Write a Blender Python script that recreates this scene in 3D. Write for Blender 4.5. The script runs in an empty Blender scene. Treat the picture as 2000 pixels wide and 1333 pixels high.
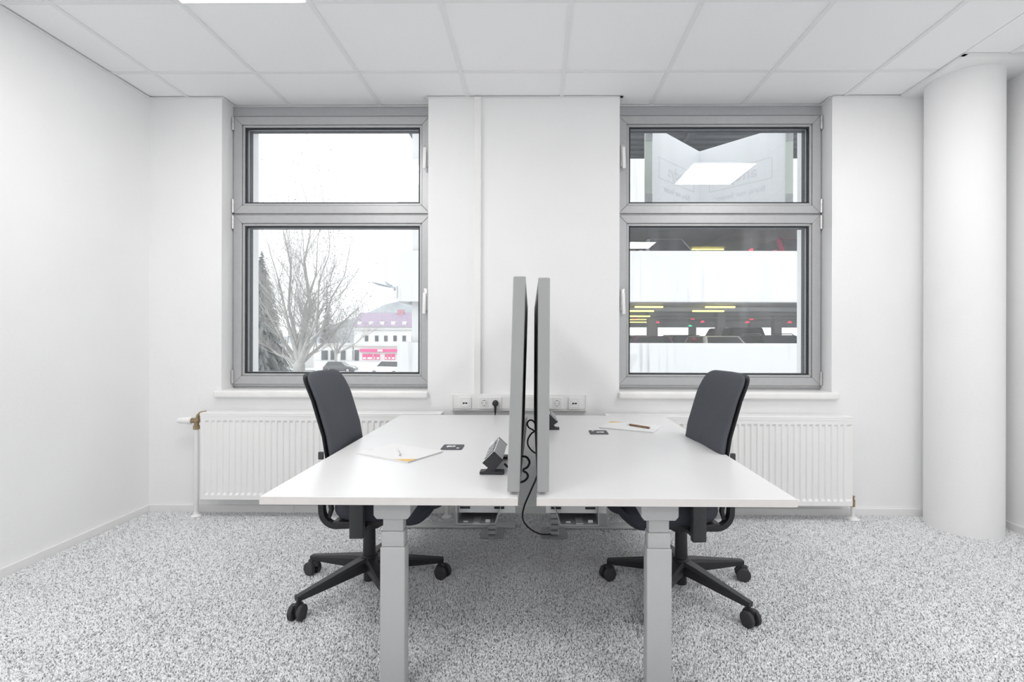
import bpy, bmesh, math, random
from mathutils import Vector, Matrix
random.seed(7)
PI = math.pi
SC = bpy.context.scene
COL = SC.collection

# ------------------------------------------------------------------ camera, sky, exposure
cam_d = bpy.data.cameras.new('camera'); cam = bpy.data.objects.new('camera', cam_d); COL.objects.link(cam)
cam_d.sensor_width = 36.0; cam_d.lens = 955.5 * 36 / 2000
cam_d.shift_x = -0.0198; cam_d.shift_y = -0.0046
cam_d.clip_start = 0.02; cam_d.clip_end = 500
cam.matrix_world = (Matrix.Translation((0, 0, 1.188)) @ Matrix.Rotation(0.0094, 4, 'Z')
                    @ Matrix.Rotation(PI / 2, 4, 'X') @ Matrix.Rotation(0.00225, 4, 'Z'))
SC.camera = cam
W = bpy.data.worlds.new('overcast_sky'); SC.world = W; W.use_nodes = True
bg = W.node_tree.nodes['Background']
bg.inputs[0].default_value = (0.96, 0.98, 1.0, 1); bg.inputs[1].default_value = 2.4
SC.view_settings.view_transform = 'Standard'; SC.view_settings.look = 'None'
SC.view_settings.exposure = 0.0; SC.view_settings.gamma = 1.0; SC.view_settings.use_curve_mapping = False
SC.cycles.diffuse_bounces = 8; SC.cycles.max_bounces = 10; SC.cycles.transparent_max_bounces = 16
SC.cycles.use_light_tree = False; SC.cycles.caustics_reflective = False; SC.cycles.caustics_refractive = False
PANEL_STRENGTH = 16.3

# ------------------------------------------------------------------ helpers
class MB:
    """collects shapes in one bmesh; build() links them as one mesh object"""
    def __init__(s): s.bm = bmesh.new()
    def _merge(s, t):
        me = bpy.data.meshes.new('t'); t.to_mesh(me); t.free(); s.bm.from_mesh(me); bpy.data.meshes.remove(me)
    def box(s, x0, x1, y0, y1, z0, z1, bev=0, seg=2, mat=None):
        t = bmesh.new()
        v = [t.verts.new(p) for p in ((x0,y0,z0),(x1,y0,z0),(x1,y1,z0),(x0,y1,z0),(x0,y0,z1),(x1,y0,z1),(x1,y1,z1),(x0,y1,z1))]
        for f in ((3,2,1,0),(4,5,6,7),(0,1,5,4),(1,2,6,5),(2,3,7,6),(3,0,4,7)): t.faces.new([v[i] for i in f])
        if bev: bmesh.ops.bevel(t, geom=t.edges[:], offset=bev, segments=seg, affect='EDGES', profile=.5)
        if mat is not None: bmesh.ops.transform(t, matrix=mat, verts=t.verts)
        s._merge(t); return s
    def prism(s, pts, axis, a0, a1, bev=0, seg=2, mat=None):
        t = bmesh.new()
        def P(p, a): return {'x': (a, p[0], p[1]), 'y': (p[0], a, p[1]), 'z': (p[0], p[1], a)}[axis]
        A = [t.verts.new(P(p, a0)) for p in pts]; B = [t.verts.new(P(p, a1)) for p in pts]
        n = len(pts)
        t.faces.new(A[::-1]); t.faces.new(B)
        for i in range(n): t.faces.new((A[i], A[(i+1) % n], B[(i+1) % n], B[i]))
        bmesh.ops.recalc_face_normals(t, faces=t.faces[:])
        if bev: bmesh.ops.bevel(t, geom=t.edges[:], offset=bev, segments=seg, affect='EDGES', profile=.5)
        if mat is not None: bmesh.ops.transform(t, matrix=mat, verts=t.verts)
        s._merge(t); return s
    def tube(s, pts, r, n=12, caps=True, close=False):
        pts = [Vector(p) for p in pts]; m = len(pts)
        R = r if isinstance(r, (list, tuple)) else [r] * m
        t = bmesh.new(); rings = []
        up = None
        for i, p in enumerate(pts):
            if close: d = pts[(i+1) % m] - pts[i-1]
            else: d = (pts[min(i+1, m-1)] - pts[max(i-1, 0)])
            d.normalize()
            if up is None:
                up = Vector((0,0,1)) if abs(d.z) < .9 else Vector((1,0,0))
            a = d.cross(up); a.normalize(); b = a.cross(d); b.normalize(); up = b
            rings.append([t.verts.new(p + (a*math.cos(2*PI*k/n) + b*math.sin(2*PI*k/n)) * R[i]) for k in range(n)])
        for i in range(m if close else m-1):
            A, B = rings[i], rings[(i+1) % m]
            for k in range(n): t.faces.new((A[k], A[(k+1) % n], B[(k+1) % n], B[k]))
        if caps and not close:
            t.faces.new(rings[0][::-1]); t.faces.new(rings[-1])
        bmesh.ops.recalc_face_normals(t, faces=t.faces[:])
        s._merge(t); return s
    def cyl(s, p0, p1, r, r2=None, n=20): return s.tube([p0, p1], [r, r if r2 is None else r2], n)
    def lathe(s, prof, c=(0,0,0), n=28, axis='z', mat=None):
        t = bmesh.new(); rings = []
        for r, z in prof:
            ring = []
            for k in range(n):
                a = 2*PI*k/n; u, v = r*math.cos(a), r*math.sin(a)
                p = {'z': (u, v, z), 'y': (u, z, v), 'x': (z, u, v)}[axis]
                ring.append(t.verts.new((p[0]+c[0], p[1]+c[1], p[2]+c[2])))
            rings.append(ring)
        for i in range(len(rings)-1):
            A, B = rings[i], rings[i+1]
            for k in range(n): t.faces.new((A[k], A[(k+1) % n], B[(k+1) % n], B[k]))
        t.faces.new(rings[0][::-1]); t.faces.new(rings[-1])
        bmesh.ops.remove_doubles(t, verts=t.verts[:], dist=1e-6)
        bmesh.ops.recalc_face_normals(t, faces=t.faces[:])
        if mat is not None: bmesh.ops.transform(t, matrix=mat, verts=t.verts)
        s._merge(t); return s
    def raw(s, verts, faces):
        t = bmesh.new(); V = [t.verts.new(p) for p in verts]
        for f in faces: t.faces.new([V[i] for i in f])
        bmesh.ops.recalc_face_normals(t, faces=t.faces[:])
        s._merge(t); return s
    def grid(s, fn, nu, nv, closed_u=False):
        V = [fn(i/(nu if closed_u else nu-1), j/(nv-1)) for j in range(nv) for i in range(nu)]
        F = []
        for j in range(nv-1):
            for i in range(nu if closed_u else nu-1):
                i2 = (i+1) % nu
                F.append((j*nu+i, j*nu+i2, (j+1)*nu+i2, (j+1)*nu+i))
        return s.raw(V, F)
    def mesh(s, name, smooth=None):
        me = bpy.data.meshes.new(name); s.bm.to_mesh(me); s.bm.free()
        if smooth is not None:
            me.shade_smooth()
            me.set_sharp_from_angle(angle=math.radians(smooth))
        return me
    def build(s, name, mat, parent=None, smooth=None, rel=None):
        """rel: a thing's location: vertices given in world coordinates become local to it"""
        if rel is not None: bmesh.ops.translate(s.bm, verts=s.bm.verts, vec=-Vector(rel))
        me = s.mesh(name, smooth)
        return link(name, me, mat, parent)

def build_each(b, name, mat, parent=None, rel=None):
    """every loose piece of the bmesh becomes an object of its own"""
    bm = b.bm; seen = set(); bm.verts.ensure_lookup_table()
    for v in bm.verts:
        if v in seen: continue
        st, isl = [v], {v}
        while st:
            for e in st.pop().link_edges:
                for w in e.verts:
                    if w not in isl: isl.add(w); st.append(w)
        seen |= isl
        ix = {w: k for k, w in enumerate(isl)}
        me = bpy.data.meshes.new(name); o_ = Vector(rel) if rel is not None else Vector()
        me.from_pydata([w.co-o_ for w in ix], [], [[ix[w] for w in f.verts] for f in {f for w in isl for f in w.link_faces}])
        link(name, me, mat, parent)
    bm.free()

def link(name, me, mat, parent=None):
    o = bpy.data.objects.new(name, me); COL.objects.link(o)
    if mat is not None and len(me.materials) == 0: me.materials.append(mat)
    if parent is not None: o.parent = parent
    return o
def tag(o, label=None, cat=None, group=None, kind=None):
    if label: o['label'] = label
    if cat: o['category'] = cat
    if group: o['group'] = group
    if kind: o['kind'] = kind
    return o
def empty(name, loc=(0,0,0), rz=0):
    o = bpy.data.objects.new(name, None); COL.objects.link(o); o.location = loc; o.rotation_euler = (0,0,rz)
    o.empty_display_size = .05
    return o
def thing(name, label, cat, loc=(0,0,0), rz=0, group=None): return tag(empty(name, loc, rz), label, cat, group)
def copy_tree(o, parent=None):
    c = o.copy(); COL.objects.link(c); c.parent = parent
    for ch in list(o.children): copy_tree(ch, c)
    return c
def text_mesh(txt, size, extrude=.0005, bold=0.0):
    cu = bpy.data.curves.new('txt', 'FONT'); cu.body = txt; cu.size = size; cu.extrude = extrude; cu.offset = bold
    cu.align_x = 'CENTER'; cu.align_y = 'CENTER'
    ob = bpy.data.objects.new('txt', cu); COL.objects.link(ob)
    me = bpy.data.meshes.new_from_object(ob.evaluated_get(bpy.context.evaluated_depsgraph_get()))
    bpy.data.objects.remove(ob); bpy.data.curves.remove(cu)
    return me

# ------------------------------------------------------------------ materials
def lin(c):
    if isinstance(c, str):
        c = [int(c[i:i+2], 16) / 255 for i in (0, 2, 4)]
        c = [x/12.92 if x <= .04045 else ((x+.055)/1.055)**2.4 for x in c]
    return (*c, 1.0)
def mat(name, col, rough=.5, metal=0.0, spec=.5, noise=None, bump=None, coat=0, coord='Object'):
    """noise=(scale, amount, detail): value variation of the colour; bump=(scale, strength, distance)"""
    m = bpy.data.materials.new(name); m.use_nodes = True; nt = m.node_tree; N = nt.nodes; L = nt.links
    b = N['Principled BSDF']; col = lin(col)
    b.inputs['Base Color'].default_value = col; b.inputs['Roughness'].default_value = rough
    b.inputs['Metallic'].default_value = metal; b.inputs['Specular IOR Level'].default_value = spec
    if coat: b.inputs['Coat Weight'].default_value = coat
    tc = N.new('ShaderNodeTexCoord')
    if noise:
        n = N.new('ShaderNodeTexNoise'); n.inputs['Scale'].default_value = noise[0]; n.inputs['Detail'].default_value = noise[2] if len(noise) > 2 else 1
        L.new(tc.outputs[coord], n.inputs['Vector'])
        mr = N.new('ShaderNodeMapRange'); mr.inputs[1].default_value = .3; mr.inputs[2].default_value = .7
        mr.inputs[3].default_value = 1 - noise[1]; mr.inputs[4].default_value = 1 + noise[1] * .4
        L.new(n.outputs[0], mr.inputs[0])
        mx = N.new('ShaderNodeMix'); mx.data_type = 'RGBA'; mx.blend_type = 'MULTIPLY'; mx.inputs[0].default_value = 1
        mx.inputs[6].default_value = col; L.new(mr.outputs[0], mx.inputs[7]); L.new(mx.outputs[2], b.inputs['Base Color'])
    if bump:
        n = N.new('ShaderNodeTexNoise'); n.inputs['Scale'].default_value = bump[0]; n.inputs['Detail'].default_value = 1
        L.new(tc.outputs[coord], n.inputs['Vector'])
        bp = N.new('ShaderNodeBump'); bp.inputs['Strength'].default_value = bump[1]; bp.inputs['Distance'].default_value = bump[2]
        L.new(n.outputs[0], bp.inputs['Height']); L.new(bp.outputs[0], b.inputs['Normal'])
    return m
def emit(name, col, strength):
    m = bpy.data.materials.new(name); m.use_nodes = True; N = m.node_tree.nodes
    b = N['Principled BSDF']; c = lin(col); b.inputs['Base Color'].default_value = c
    b.inputs['Emission Color'].default_value = c; b.inputs['Emission Strength'].default_value = strength
    return m

M = {}
M['plaster'] = mat('wall_plaster', (.905,.908,.91), .85, noise=(3, .012, 1), bump=(90, .2, .004))
M['ceiling_tile'] = mat('mineral_fibre_tile', (.95,.952,.96), .95, spec=.2, noise=(260, .05, 1))
M['ceiling_rail'] = mat('white_grid_steel', (.84,.845,.855), .5)
M['slab'] = mat('ceiling_void_board', (.6,.6,.6), .9, noise=(5, .05))
M['paint_white'] = mat('white_lacquer', (.86,.86,.855), .35, noise=(6, .01))
M['sill'] = mat('white_sill_stone', (.90,.895,.885), .35, noise=(14, .025))
M['radiator'] = mat('radiator_enamel', (.92,.917,.912), .3, noise=(4, .01))
M['brass'] = mat('aged_brass', (.42,.31,.19), .38, metal=.75, noise=(60, .3))
M['alu'] = mat('window_aluminium', (.50,.505,.515), .38, metal=.35, noise=(40, .03))
M['alu_dark'] = mat('window_head_aluminium', (.47,.48,.495), .45, metal=.3, noise=(40, .03))
M['chrome'] = mat('satin_metal', (.72,.72,.72), .25, metal=.8, noise=(60, .05))
M['rubber'] = mat('black_gasket_rubber', (.02,.022,.028), .5, noise=(60, .1))
M['spacer'] = mat('glazing_spacer', (.33,.35,.38), .4, metal=.3, noise=(60, .05))
M['desk_top'] = mat('white_laminate', (.81,.81,.815), .30, spec=.45, noise=(5, .01))
M['desk_edge'] = mat('warm_white_edge_band', (.80,.765,.75), .45, noise=(30, .02))
M['steel_grey'] = mat('silver_powder_coat', (.54,.545,.55), .45, metal=.15, noise=(300, .04))
M['tray'] = mat('grey_sheet_steel', (.40,.41,.42), .5, metal=.2, noise=(200, .04))
M['screen_felt'] = mat('grey_screen_fabric', (.34,.34,.335), .95, spec=.1, noise=(900, .18, 2), bump=(900, .4, .001))
M['screen_edge'] = mat('silver_screen_edging', (.42,.43,.43), .6, metal=.1, noise=(700, .06, 2))
M['black_plastic'] = mat('black_plastic', (.022,.023,.026), .42, noise=(200, .1))
M['grey_plastic'] = mat('charcoal_plastic', (.055,.057,.062), .45, noise=(200, .1))
M['caster'] = mat('caster_nylon', (.03,.031,.034), .5, noise=(150, .15))
M['wheel_tread'] = mat('soft_caster_tread', (.045,.045,.048), .7, noise=(150, .1))
M['chair_fabric'] = mat('charcoal_woven_fabric', (.10,.107,.124), .9, spec=.25, noise=(700, .3, 2), bump=(700, .5, .001))
M['seat_fabric'] = mat('black_blue_seat_fabric', (.06,.064,.08), .9, spec=.25, noise=(700, .3, 2), bump=(700, .5, .001))
M['cable'] = mat('black_cable_sheath', (.016,.016,.018), .45, noise=(100, .1))
M['plastic_white'] = mat('white_plastic', (.93,.93,.925), .35, noise=(20, .01))
M['duct_white'] = mat('trunking_pvc', (.90,.90,.89), .4, noise=(20, .01))
M['dark_slot'] = mat('dark_slot', (.02,.02,.022), .6, noise=(20, .1))
M['pbox_dark'] = mat('anthracite_housing', (.035,.037,.042), .45, noise=(200, .1))
M['pbox_light'] = mat('silver_housing', (.74,.75,.77), .4, metal=.3, noise=(200, .03))
M['card'] = mat('slate_coaster', (.085,.09,.10), .6, noise=(200, .08))
M['paper'] = mat('white_paper', (.88,.88,.88), .7, noise=(30, .01))
M['paper_orange'] = mat('orange_print', (.86,.56,.20), .7, noise=(30, .05))
M['pen_white'] = mat('white_pen', (.80,.80,.80), .3, noise=(30, .01))
M['wood'] = mat('brown_pencil_wood', (.33,.20,.12), .55, noise=(80, .25))
# outdoors
M['bark'] = mat('pale_plane_bark', (.42,.41,.39), .9, noise=(1.6, .35, 5), bump=(6, .4, .03))
M['twig'] = mat('grey_twigs', (.36,.35,.34), .9, noise=(2, .2))
M['dead_leaf'] = mat('dry_leaves', (.30,.28,.26), .9, noise=(2, .3))
M['needle'] = mat('spruce_needles', (.15,.165,.165), .9, noise=(1.2, .4, 4))
M['bush'] = mat('grey_winter_wood', (.30,.30,.29), .95, noise=(1.2, .3, 4))
M['asphalt'] = mat('pale_wet_street', (.55,.55,.56), .8, noise=(.3, .12, 5))
M['facade'] = mat('pale_facade', (.72,.72,.70), .9, noise=(.5, .05, 4))
M['facade_trim'] = mat('facade_cornice', (.60,.60,.59), .9, noise=(.5, .05))
M['roof_tile'] = mat('mauve_roof_tiles', (.34,.28,.36), .85, noise=(3, .2, 4))
M['shopglass'] = mat('dark_shop_glass', (.10,.11,.12), .25, noise=(.6, .3))
M['pink'] = mat('pink_shop_print', (.75,.10,.28), .6, noise=(1, .1))
M['chimney'] = mat('red_chimney_brick', (.50,.28,.32), .9, noise=(4, .2))
M['hill'] = mat('hazy_wooded_hill', (.40,.43,.45), 1, noise=(.08, .25, 6))  # distance haze is mixed into the hill's own colour
M['lamp_grey'] = mat('grey_lamp_housing', (.33,.36,.40), .5, metal=.2, noise=(3, .05))
M['tube_yellow'] = emit('warm_tube_light', (1, .85, .22), 2.4)
M['red_light'] = emit('red_bay_indicator', (1, .03, .08), 2.0)
M['green_light'] = emit('green_bay_indicator', (.05, .8, .45), 1.2)
M['garage_in'] = mat('garage_interior_concrete', (.50,.51,.52), .9, noise=(.4, .2, 5))
M['corrugated'] = mat('corrugated_steel', (.26,.275,.295), .6, metal=.3, noise=(1, .1))
M['pipe_grey'] = mat('galvanised_pipe', (.55,.56,.57), .4, metal=.5, noise=(3, .05))
M['tyre'] = mat('tyre_rubber', (.03,.03,.03), .8, noise=(8, .1))
M['car_glass'] = mat('car_glass', (.05,.055,.06), .08, spec=.6, noise=(2, .2))
M['red_paint'] = mat('red_painted_steel', (.75,.03,.12), .5, noise=(2, .1))
def paint(name, c): return mat(name, c, .25, coat=.6, noise=(.8, .04))
M['car_white'] = paint('car_paint_white', (.80,.80,.80)); M['car_dark'] = paint('car_paint_dark', (.06,.062,.068))
M['car_black'] = paint('car_paint_black', (.02,.02,.022)); M['car_purple'] = paint('car_paint_purple', (.14,.05,.15))
M['car_silver'] = paint('car_paint_silver', (.42,.43,.45)); M['car_red'] = paint('car_paint_magenta', (.5,.03,.12))
M['panel_glow'] = emit('led_diffuser', (1, .985, .965), PANEL_STRENGTH)

for k in ('tube_yellow', 'red_light', 'green_light'): M[k].cycles.emission_sampling = 'NONE'
def concrete():
    m = mat('streaked_white_concrete', (.80,.805,.81), .85); nt = m.node_tree; N, L = nt.nodes, nt.links
    b = N['Principled BSDF']; tc = N.new('ShaderNodeTexCoord')
    mp = N.new('ShaderNodeMapping'); mp.inputs['Scale'].default_value = (5, 5, .22); L.new(tc.outputs['Object'], mp.inputs[0])
    n1 = N.new('ShaderNodeTexNoise'); n1.inputs['Scale'].default_value = 1.0; n1.inputs['Detail'].default_value = 6; L.new(mp.outputs[0], n1.inputs['Vector'])
    n2 = N.new('ShaderNodeTexNoise'); n2.inputs['Scale'].default_value = .35; n2.inputs['Detail'].default_value = 2; L.new(tc.outputs['Object'], n2.inputs['Vector'])
    r1 = N.new('ShaderNodeMapRange'); r1.inputs[1].default_value = .52; r1.inputs[2].default_value = .72; L.new(n1.outputs[0], r1.inputs[0])
    r2 = N.new('ShaderNodeMapRange'); r2.inputs[1].default_value = .47; r2.inputs[2].default_value = .62; L.new(n2.outputs[0], r2.inputs[0])
    mu = N.new('ShaderNodeMath'); mu.operation = 'MULTIPLY'; L.new(r1.outputs[0], mu.inputs[0]); L.new(r2.outputs[0], mu.inputs[1])
    mx = N.new('ShaderNodeMix'); mx.data_type = 'RGBA'; L.new(mu.outputs[0], mx.inputs[0])
    mx.inputs[6].default_value = lin((.575,.58,.585)); mx.inputs[7].default_value = lin((.30,.31,.33))
    L.new(mx.outputs[2], b.inputs['Base Color'])
    return m
M['concrete'] = concrete()

def glass(name, dusty):
    m = bpy.data.materials.new(name); m.use_nodes = True; nt = m.node_tree; N, L = nt.nodes, nt.links
    N.remove(N['Principled BSDF']); out = N['Material Output']
    tr = N.new('ShaderNodeBsdfTransparent'); tr.inputs[0].default_value = (.985, .99, .99, 1)
    gl = N.new('ShaderNodeBsdfGlossy'); gl.inputs['Roughness'].default_value = 0.0
    g = N.new('ShaderNodeNewGeometry'); d = N.new('ShaderNodeVectorMath'); d.operation = 'DOT_PRODUCT'
    L.new(g.outputs['Normal'], d.inputs[0]); L.new(g.outputs['Incoming'], d.inputs[1])
    a = N.new('ShaderNodeMath'); a.operation = 'ABSOLUTE'; L.new(d.outputs['Value'], a.inputs[0])
    s = N.new('ShaderNodeMath'); s.operation = 'SUBTRACT'; s.inputs[0].default_value = 1; L.new(a.outputs[0], s.inputs[1])
    p = N.new('ShaderNodeMath'); p.operation = 'POWER'; L.new(s.outputs[0], p.inputs[0]); p.inputs[1].default_value = 5
    f = N.new('ShaderNodeMath'); f.operation = 'MULTIPLY_ADD'; L.new(p.outputs[0], f.inputs[0]); f.inputs[1].default_value = .95; f.inputs[2].default_value = .045
    mx = N.new('ShaderNodeMixShader'); L.new(f.outputs[0], mx.inputs[0]); L.new(tr.outputs[0], mx.inputs[1]); L.new(gl.outputs[0], mx.inputs[2])
    if not dusty:
        L.new(mx.outputs[0], out.inputs[0]); return m
    # rain dust: fine specks gathered in vertical runs
    tc = N.new('ShaderNodeTexCoord'); mp = N.new('ShaderNodeMapping'); mp.inputs['Scale'].default_value = (9, 9, .7); L.new(tc.outputs['Object'], mp.inputs[0])
    n1 = N.new('ShaderNodeTexNoise'); n1.inputs['Scale'].default_value = 1; n1.inputs['Detail'].default_value = 1; L.new(mp.outputs[0], n1.inputs['Vector'])
    n2 = N.new('ShaderNodeTexNoise'); n2.inputs['Scale'].default_value = 210; n2.inputs['Detail'].default_value = 1; L.new(tc.outputs['Object'], n2.inputs['Vector'])
    r1 = N.new('ShaderNodeMapRange'); r1.inputs[1].default_value = .5; r1.inputs[2].default_value = .75; L.new(n1.outputs[0], r1.inputs[0])
    r2 = N.new('ShaderNodeMapRange'); r2.inputs[1].default_value = .45; r2.inputs[2].default_value = .75; r2.inputs[4].default_value = .16; L.new(n2.outputs[0], r2.inputs[0])
    mu = N.new('ShaderNodeMath'); mu.operation = 'MULTIPLY'; L.new(r1.outputs[0], mu.inputs[0]); L.new(r2.outputs[0], mu.inputs[1])
    ad = N.new('ShaderNodeMath'); ad.operation = 'ADD'; L.new(mu.outputs[0], ad.inputs[0]); ad.inputs[1].default_value = .012
    du = N.new('ShaderNodeBsdfTranslucent'); du.inputs[0].default_value = (.8, .82, .85, 1)
    m2 = N.new('ShaderNodeMixShader'); L.new(ad.outputs[0], m2.inputs[0]); L.new(mx.outputs[0], m2.inputs[1]); L.new(du.outputs[0], m2.inputs[2])
    L.new(m2.outputs[0], out.inputs[0])
    return m
M['glass'] = glass('window_glass', False); M['glass_outer'] = glass('dusty_window_glass', True)

def translucent(name, col, fac):
    m = bpy.data.materials.new(name); m.use_nodes = True; nt = m.node_tree; N, L = nt.nodes, nt.links
    b = N['Principled BSDF']; b.inputs['Base Color'].default_value = lin(col); b.inputs['Roughness'].default_value = .4
    t = N.new('ShaderNodeBsdfTranslucent'); t.inputs[0].default_value = lin(col)
    tc = N.new('ShaderNodeTexCoord'); n = N.new('ShaderNodeTexNoise'); n.inputs['Scale'].default_value = 3; L.new(tc.outputs['Object'], n.inputs['Vector'])
    mr = N.new('ShaderNodeMapRange'); mr.inputs[3].default_value = fac - .03; mr.inputs[4].default_value = fac + .03; L.new(n.outputs[0], mr.inputs[0])
    mx = N.new('ShaderNodeMixShader'); L.new(mr.outputs[0], mx.inputs[0]); L.new(b.outputs[0], mx.inputs[1]); L.new(t.outputs[0], mx.inputs[2])
    L.new(mx.outputs[0], N['Material Output'].inputs[0])
    return m
M['sign_sheet'] = translucent('opal_sign_sheet', (.80,.81,.82), .55)
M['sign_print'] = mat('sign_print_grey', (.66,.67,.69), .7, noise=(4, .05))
M['sign_strip'] = mat('pale_green_sign_edge', (.55,.60,.55), .6, noise=(4, .12))

def carpet_base():
    return mat('carpet_backing', (.55,.56,.57), 1.0, spec=.1, noise=(120, .25, 3), bump=(200, .5, .004))
def carpet_yarn():
    m = bpy.data.materials.new('heathered_grey_yarn'); m.use_nodes = True; nt = m.node_tree; N, L = nt.nodes, nt.links
    b = N['Principled BSDF']; b.inputs['Roughness'].default_value = 1; b.inputs['Specular IOR Level'].default_value = .1
    at = N.new('ShaderNodeAttribute'); at.attribute_type = 'GEOMETRY'; at.attribute_name = 'tone'
    cr = N.new('ShaderNodeValToRGB'); e = cr.color_ramp.elements
    e[0].position = 0; e[0].color = lin((.48,.49,.505)); e[1].position = 1; e[1].color = lin((.96,.965,.975))
    k = e.new(.35); k.color = lin((.82,.83,.845))
    L.new(at.outputs['Fac'], cr.inputs[0]); L.new(cr.outputs[0], b.inputs['Base Color'])
    return m
M['carpet'] = carpet_base(); M['yarn'] = carpet_yarn()

# ------------------------------------------------------------------ room constants (metres)
XL, XR, YW, YR, H = -2.606, 2.914, 3.264, -2.95, 2.781
YF, YO = 3.386, 3.70                     # window frame plane, outer wall face
LW = (-2.117, -0.729); RW = (0.549, 1.956)   # window openings
SILL = 0.80; HEAD = 2.74
def structure(o): o['kind'] = 'structure'; return o

# ------------------------------------------------------------------ room shell
structure(MB().box(XL-.2, XR+.2, YR-.2, YO, -.25, 0).build('floor', M['carpet']))
b = MB()
for x0, x1 in ((XL-.2, LW[0]), (LW[1], RW[0]), (RW[1], XR+.2)):
    b.box(x0, x1, YW, YF+.07, 0, H+.005)
for x0, x1 in (LW, RW): b.box(x0, x1, YW, YF+.07, 0, SILL-.02)
for x0, x1 in ((XL-.2, LW[0]), (LW[1], RW[0]), (RW[1], XR+.2)): b.box(x0, x1, YF+.07, YO, -.25, 3.2)
for x0, x1 in (LW, RW):
    b.box(x0, x1, YF+.07, YO, -.25, SILL); b.box(x0, x1, YF+.07, YO, HEAD, 3.2)
structure(b.build('wall_back', M['plaster']))
structure(MB().box(XL-.2, XL, YR-.2, YW, 0, 3.2).build('wall_left', M['plaster']))
structure(MB().box(XR, XR+.2, YR-.2, YW, 0, 3.2).build('wall_right', M['plaster']))
structure(MB().box(XL, XR, YR-.2, YR, 0, 3.2).build('wall_rear', M['plaster']))

# ceiling: void board above, grid rails, single tiles, plaster corner by the column
T = .625; GX, GY = -2.340, 2.950
BX, BY = 2.395, 2.77                    # plaster corner starts here
ceil = structure(MB().box(XL-.2, XR+.2, YR-.2, YO-.24, H+.05, H+.2).build('ceiling', M['slab']))
xs = [XL] + [GX + i*T for i in range(9) if GX + i*T < XR-.02] + [XR]
ys = [YF] + [GY - j*T for j in range(12) if GY - j*T > YR+.02] + [YR]
PANELS = {(c, j) for c in (2, 7) for j in (2, 5, 8)}       # (column, row) of the LED panels; middle row unseen, added for fill light
tile_cache = {}
def tile(x0, x1, y0, y1):
    k = (round(x1-x0, 3), round(y1-y0, 3))
    if k not in tile_cache:
        w, d = k[0]/2, k[1]/2
        tile_cache[k] = MB().box(-w+.002, w-.002, -d+.002, d-.002, 0, .018, .0015, 1).mesh('ceiling_tile')
    o = link('ceiling_tile', tile_cache[k], M['ceiling_tile'], ceil)
    o.location = ((x0+x1)/2, (y0+y1)/2, H+.006)
panel_spots = []
for i in range(len(xs)-1):
    for j in range(len(ys)-1):
        x0, x1, y1, y0 = xs[i], xs[i+1], ys[j], ys[j+1]
        if (i, j) in PANELS: panel_spots.append((x0, x1, y0, y1)); continue
        if y1 > BY and x1 > BX:                         # plaster corner
            if x0 < BX: tile(x0, BX, y0, y1) if y0 >= BY-.01 else tile(x0, BX, y0, y1)
            if y0 < BY:
                tile(max(x0, BX), x1, y0, BY)
            continue
        tile(x0, x1, y0, y1)
for i, x in enumerate(xs[1:-1]):
    y1 = YF if x < BX else BY
    MB().box(x-.012, x+.012, YR, y1, H, H+.006).build('grid_rail', M['ceiling_rail'], ceil)
for j, y in enumerate(ys[1:-1]):
    x1 = XR if y < BY else BX
    for a, c in zip(xs[:-1], xs[1:]):
        c = min(c, x1)
        if c - a > .03: MB().box(a+.0125, c-.0125, y-.012, y+.012, H+.0006, H+.006).build('grid_rail', M['ceiling_rail'], ceil)
t = .02
b = MB()
b.box(XL, XL+t, YR, YW, H-.003, H-.0005).box(XL+t, LW[0], YW-t, YW, H-.003, H-.0005)
b.box(LW[1]-t, RW[0]+t, YW-t, YW, H-.003, H-.0005).box(RW[1], BX, YW-t, YW, H-.003, H-.0005)
for x0, x1 in (LW, RW):
    b.box(x0, x0+t, YW-t, YF, H-.003, H-.0005) if x0 == LW[0] or True else None
    b.box(x1-t, x1, YW, YF, H-.003, H-.0005); b.box(x0+t, x1-t, YF-t, YF, H-.003, H-.0005)
b.box(BX, BX+t, BY, YW, H-.004, H-.0005).box(BX, XR, BY, BY+t, H-.004, H-.0005).box(XR-t, XR, YR, BY, H-.003, H-.0005)
structure(b.build('trim_1', M['ceiling_rail']))
MB().box(BX+.001, XR, BY+.001, YW, H, H+.04).build('plaster_field', M['plaster'], ceil)
# column
CX, CY, CR = 2.648, 3.066, .193
structure(MB().lathe([(CR, 0), (CR, H)], (CX, CY, 0), 72).build('column', M['plaster'], smooth=40))
# baseboards
def baseboard(name, x0, x1, y0, y1):
    structure(MB().box(x0, x1, y0, y1, 0, .054, .003, 2).build(name, M['paint_white']))
baseboard('baseboard_left', XL, XL+.014, YR, YW)
baseboard('baseboard_right', XR-.014, XR, YR, YW)
bb = structure(MB().box(XL+.014, -1.62, YW-.014, YW, 0, .054, .003, 2).build('baseboard_back', M['paint_white']))
o = MB().box(-1.6195, .30, YW-.014, YW, 0, .054, .003, 2).build('board', M['paint_white'], bb)
o = MB().box(.3005, XR-.014, YW-.014, YW, 0, .054, .003, 2).build('board', M['paint_white'], bb)

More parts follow.
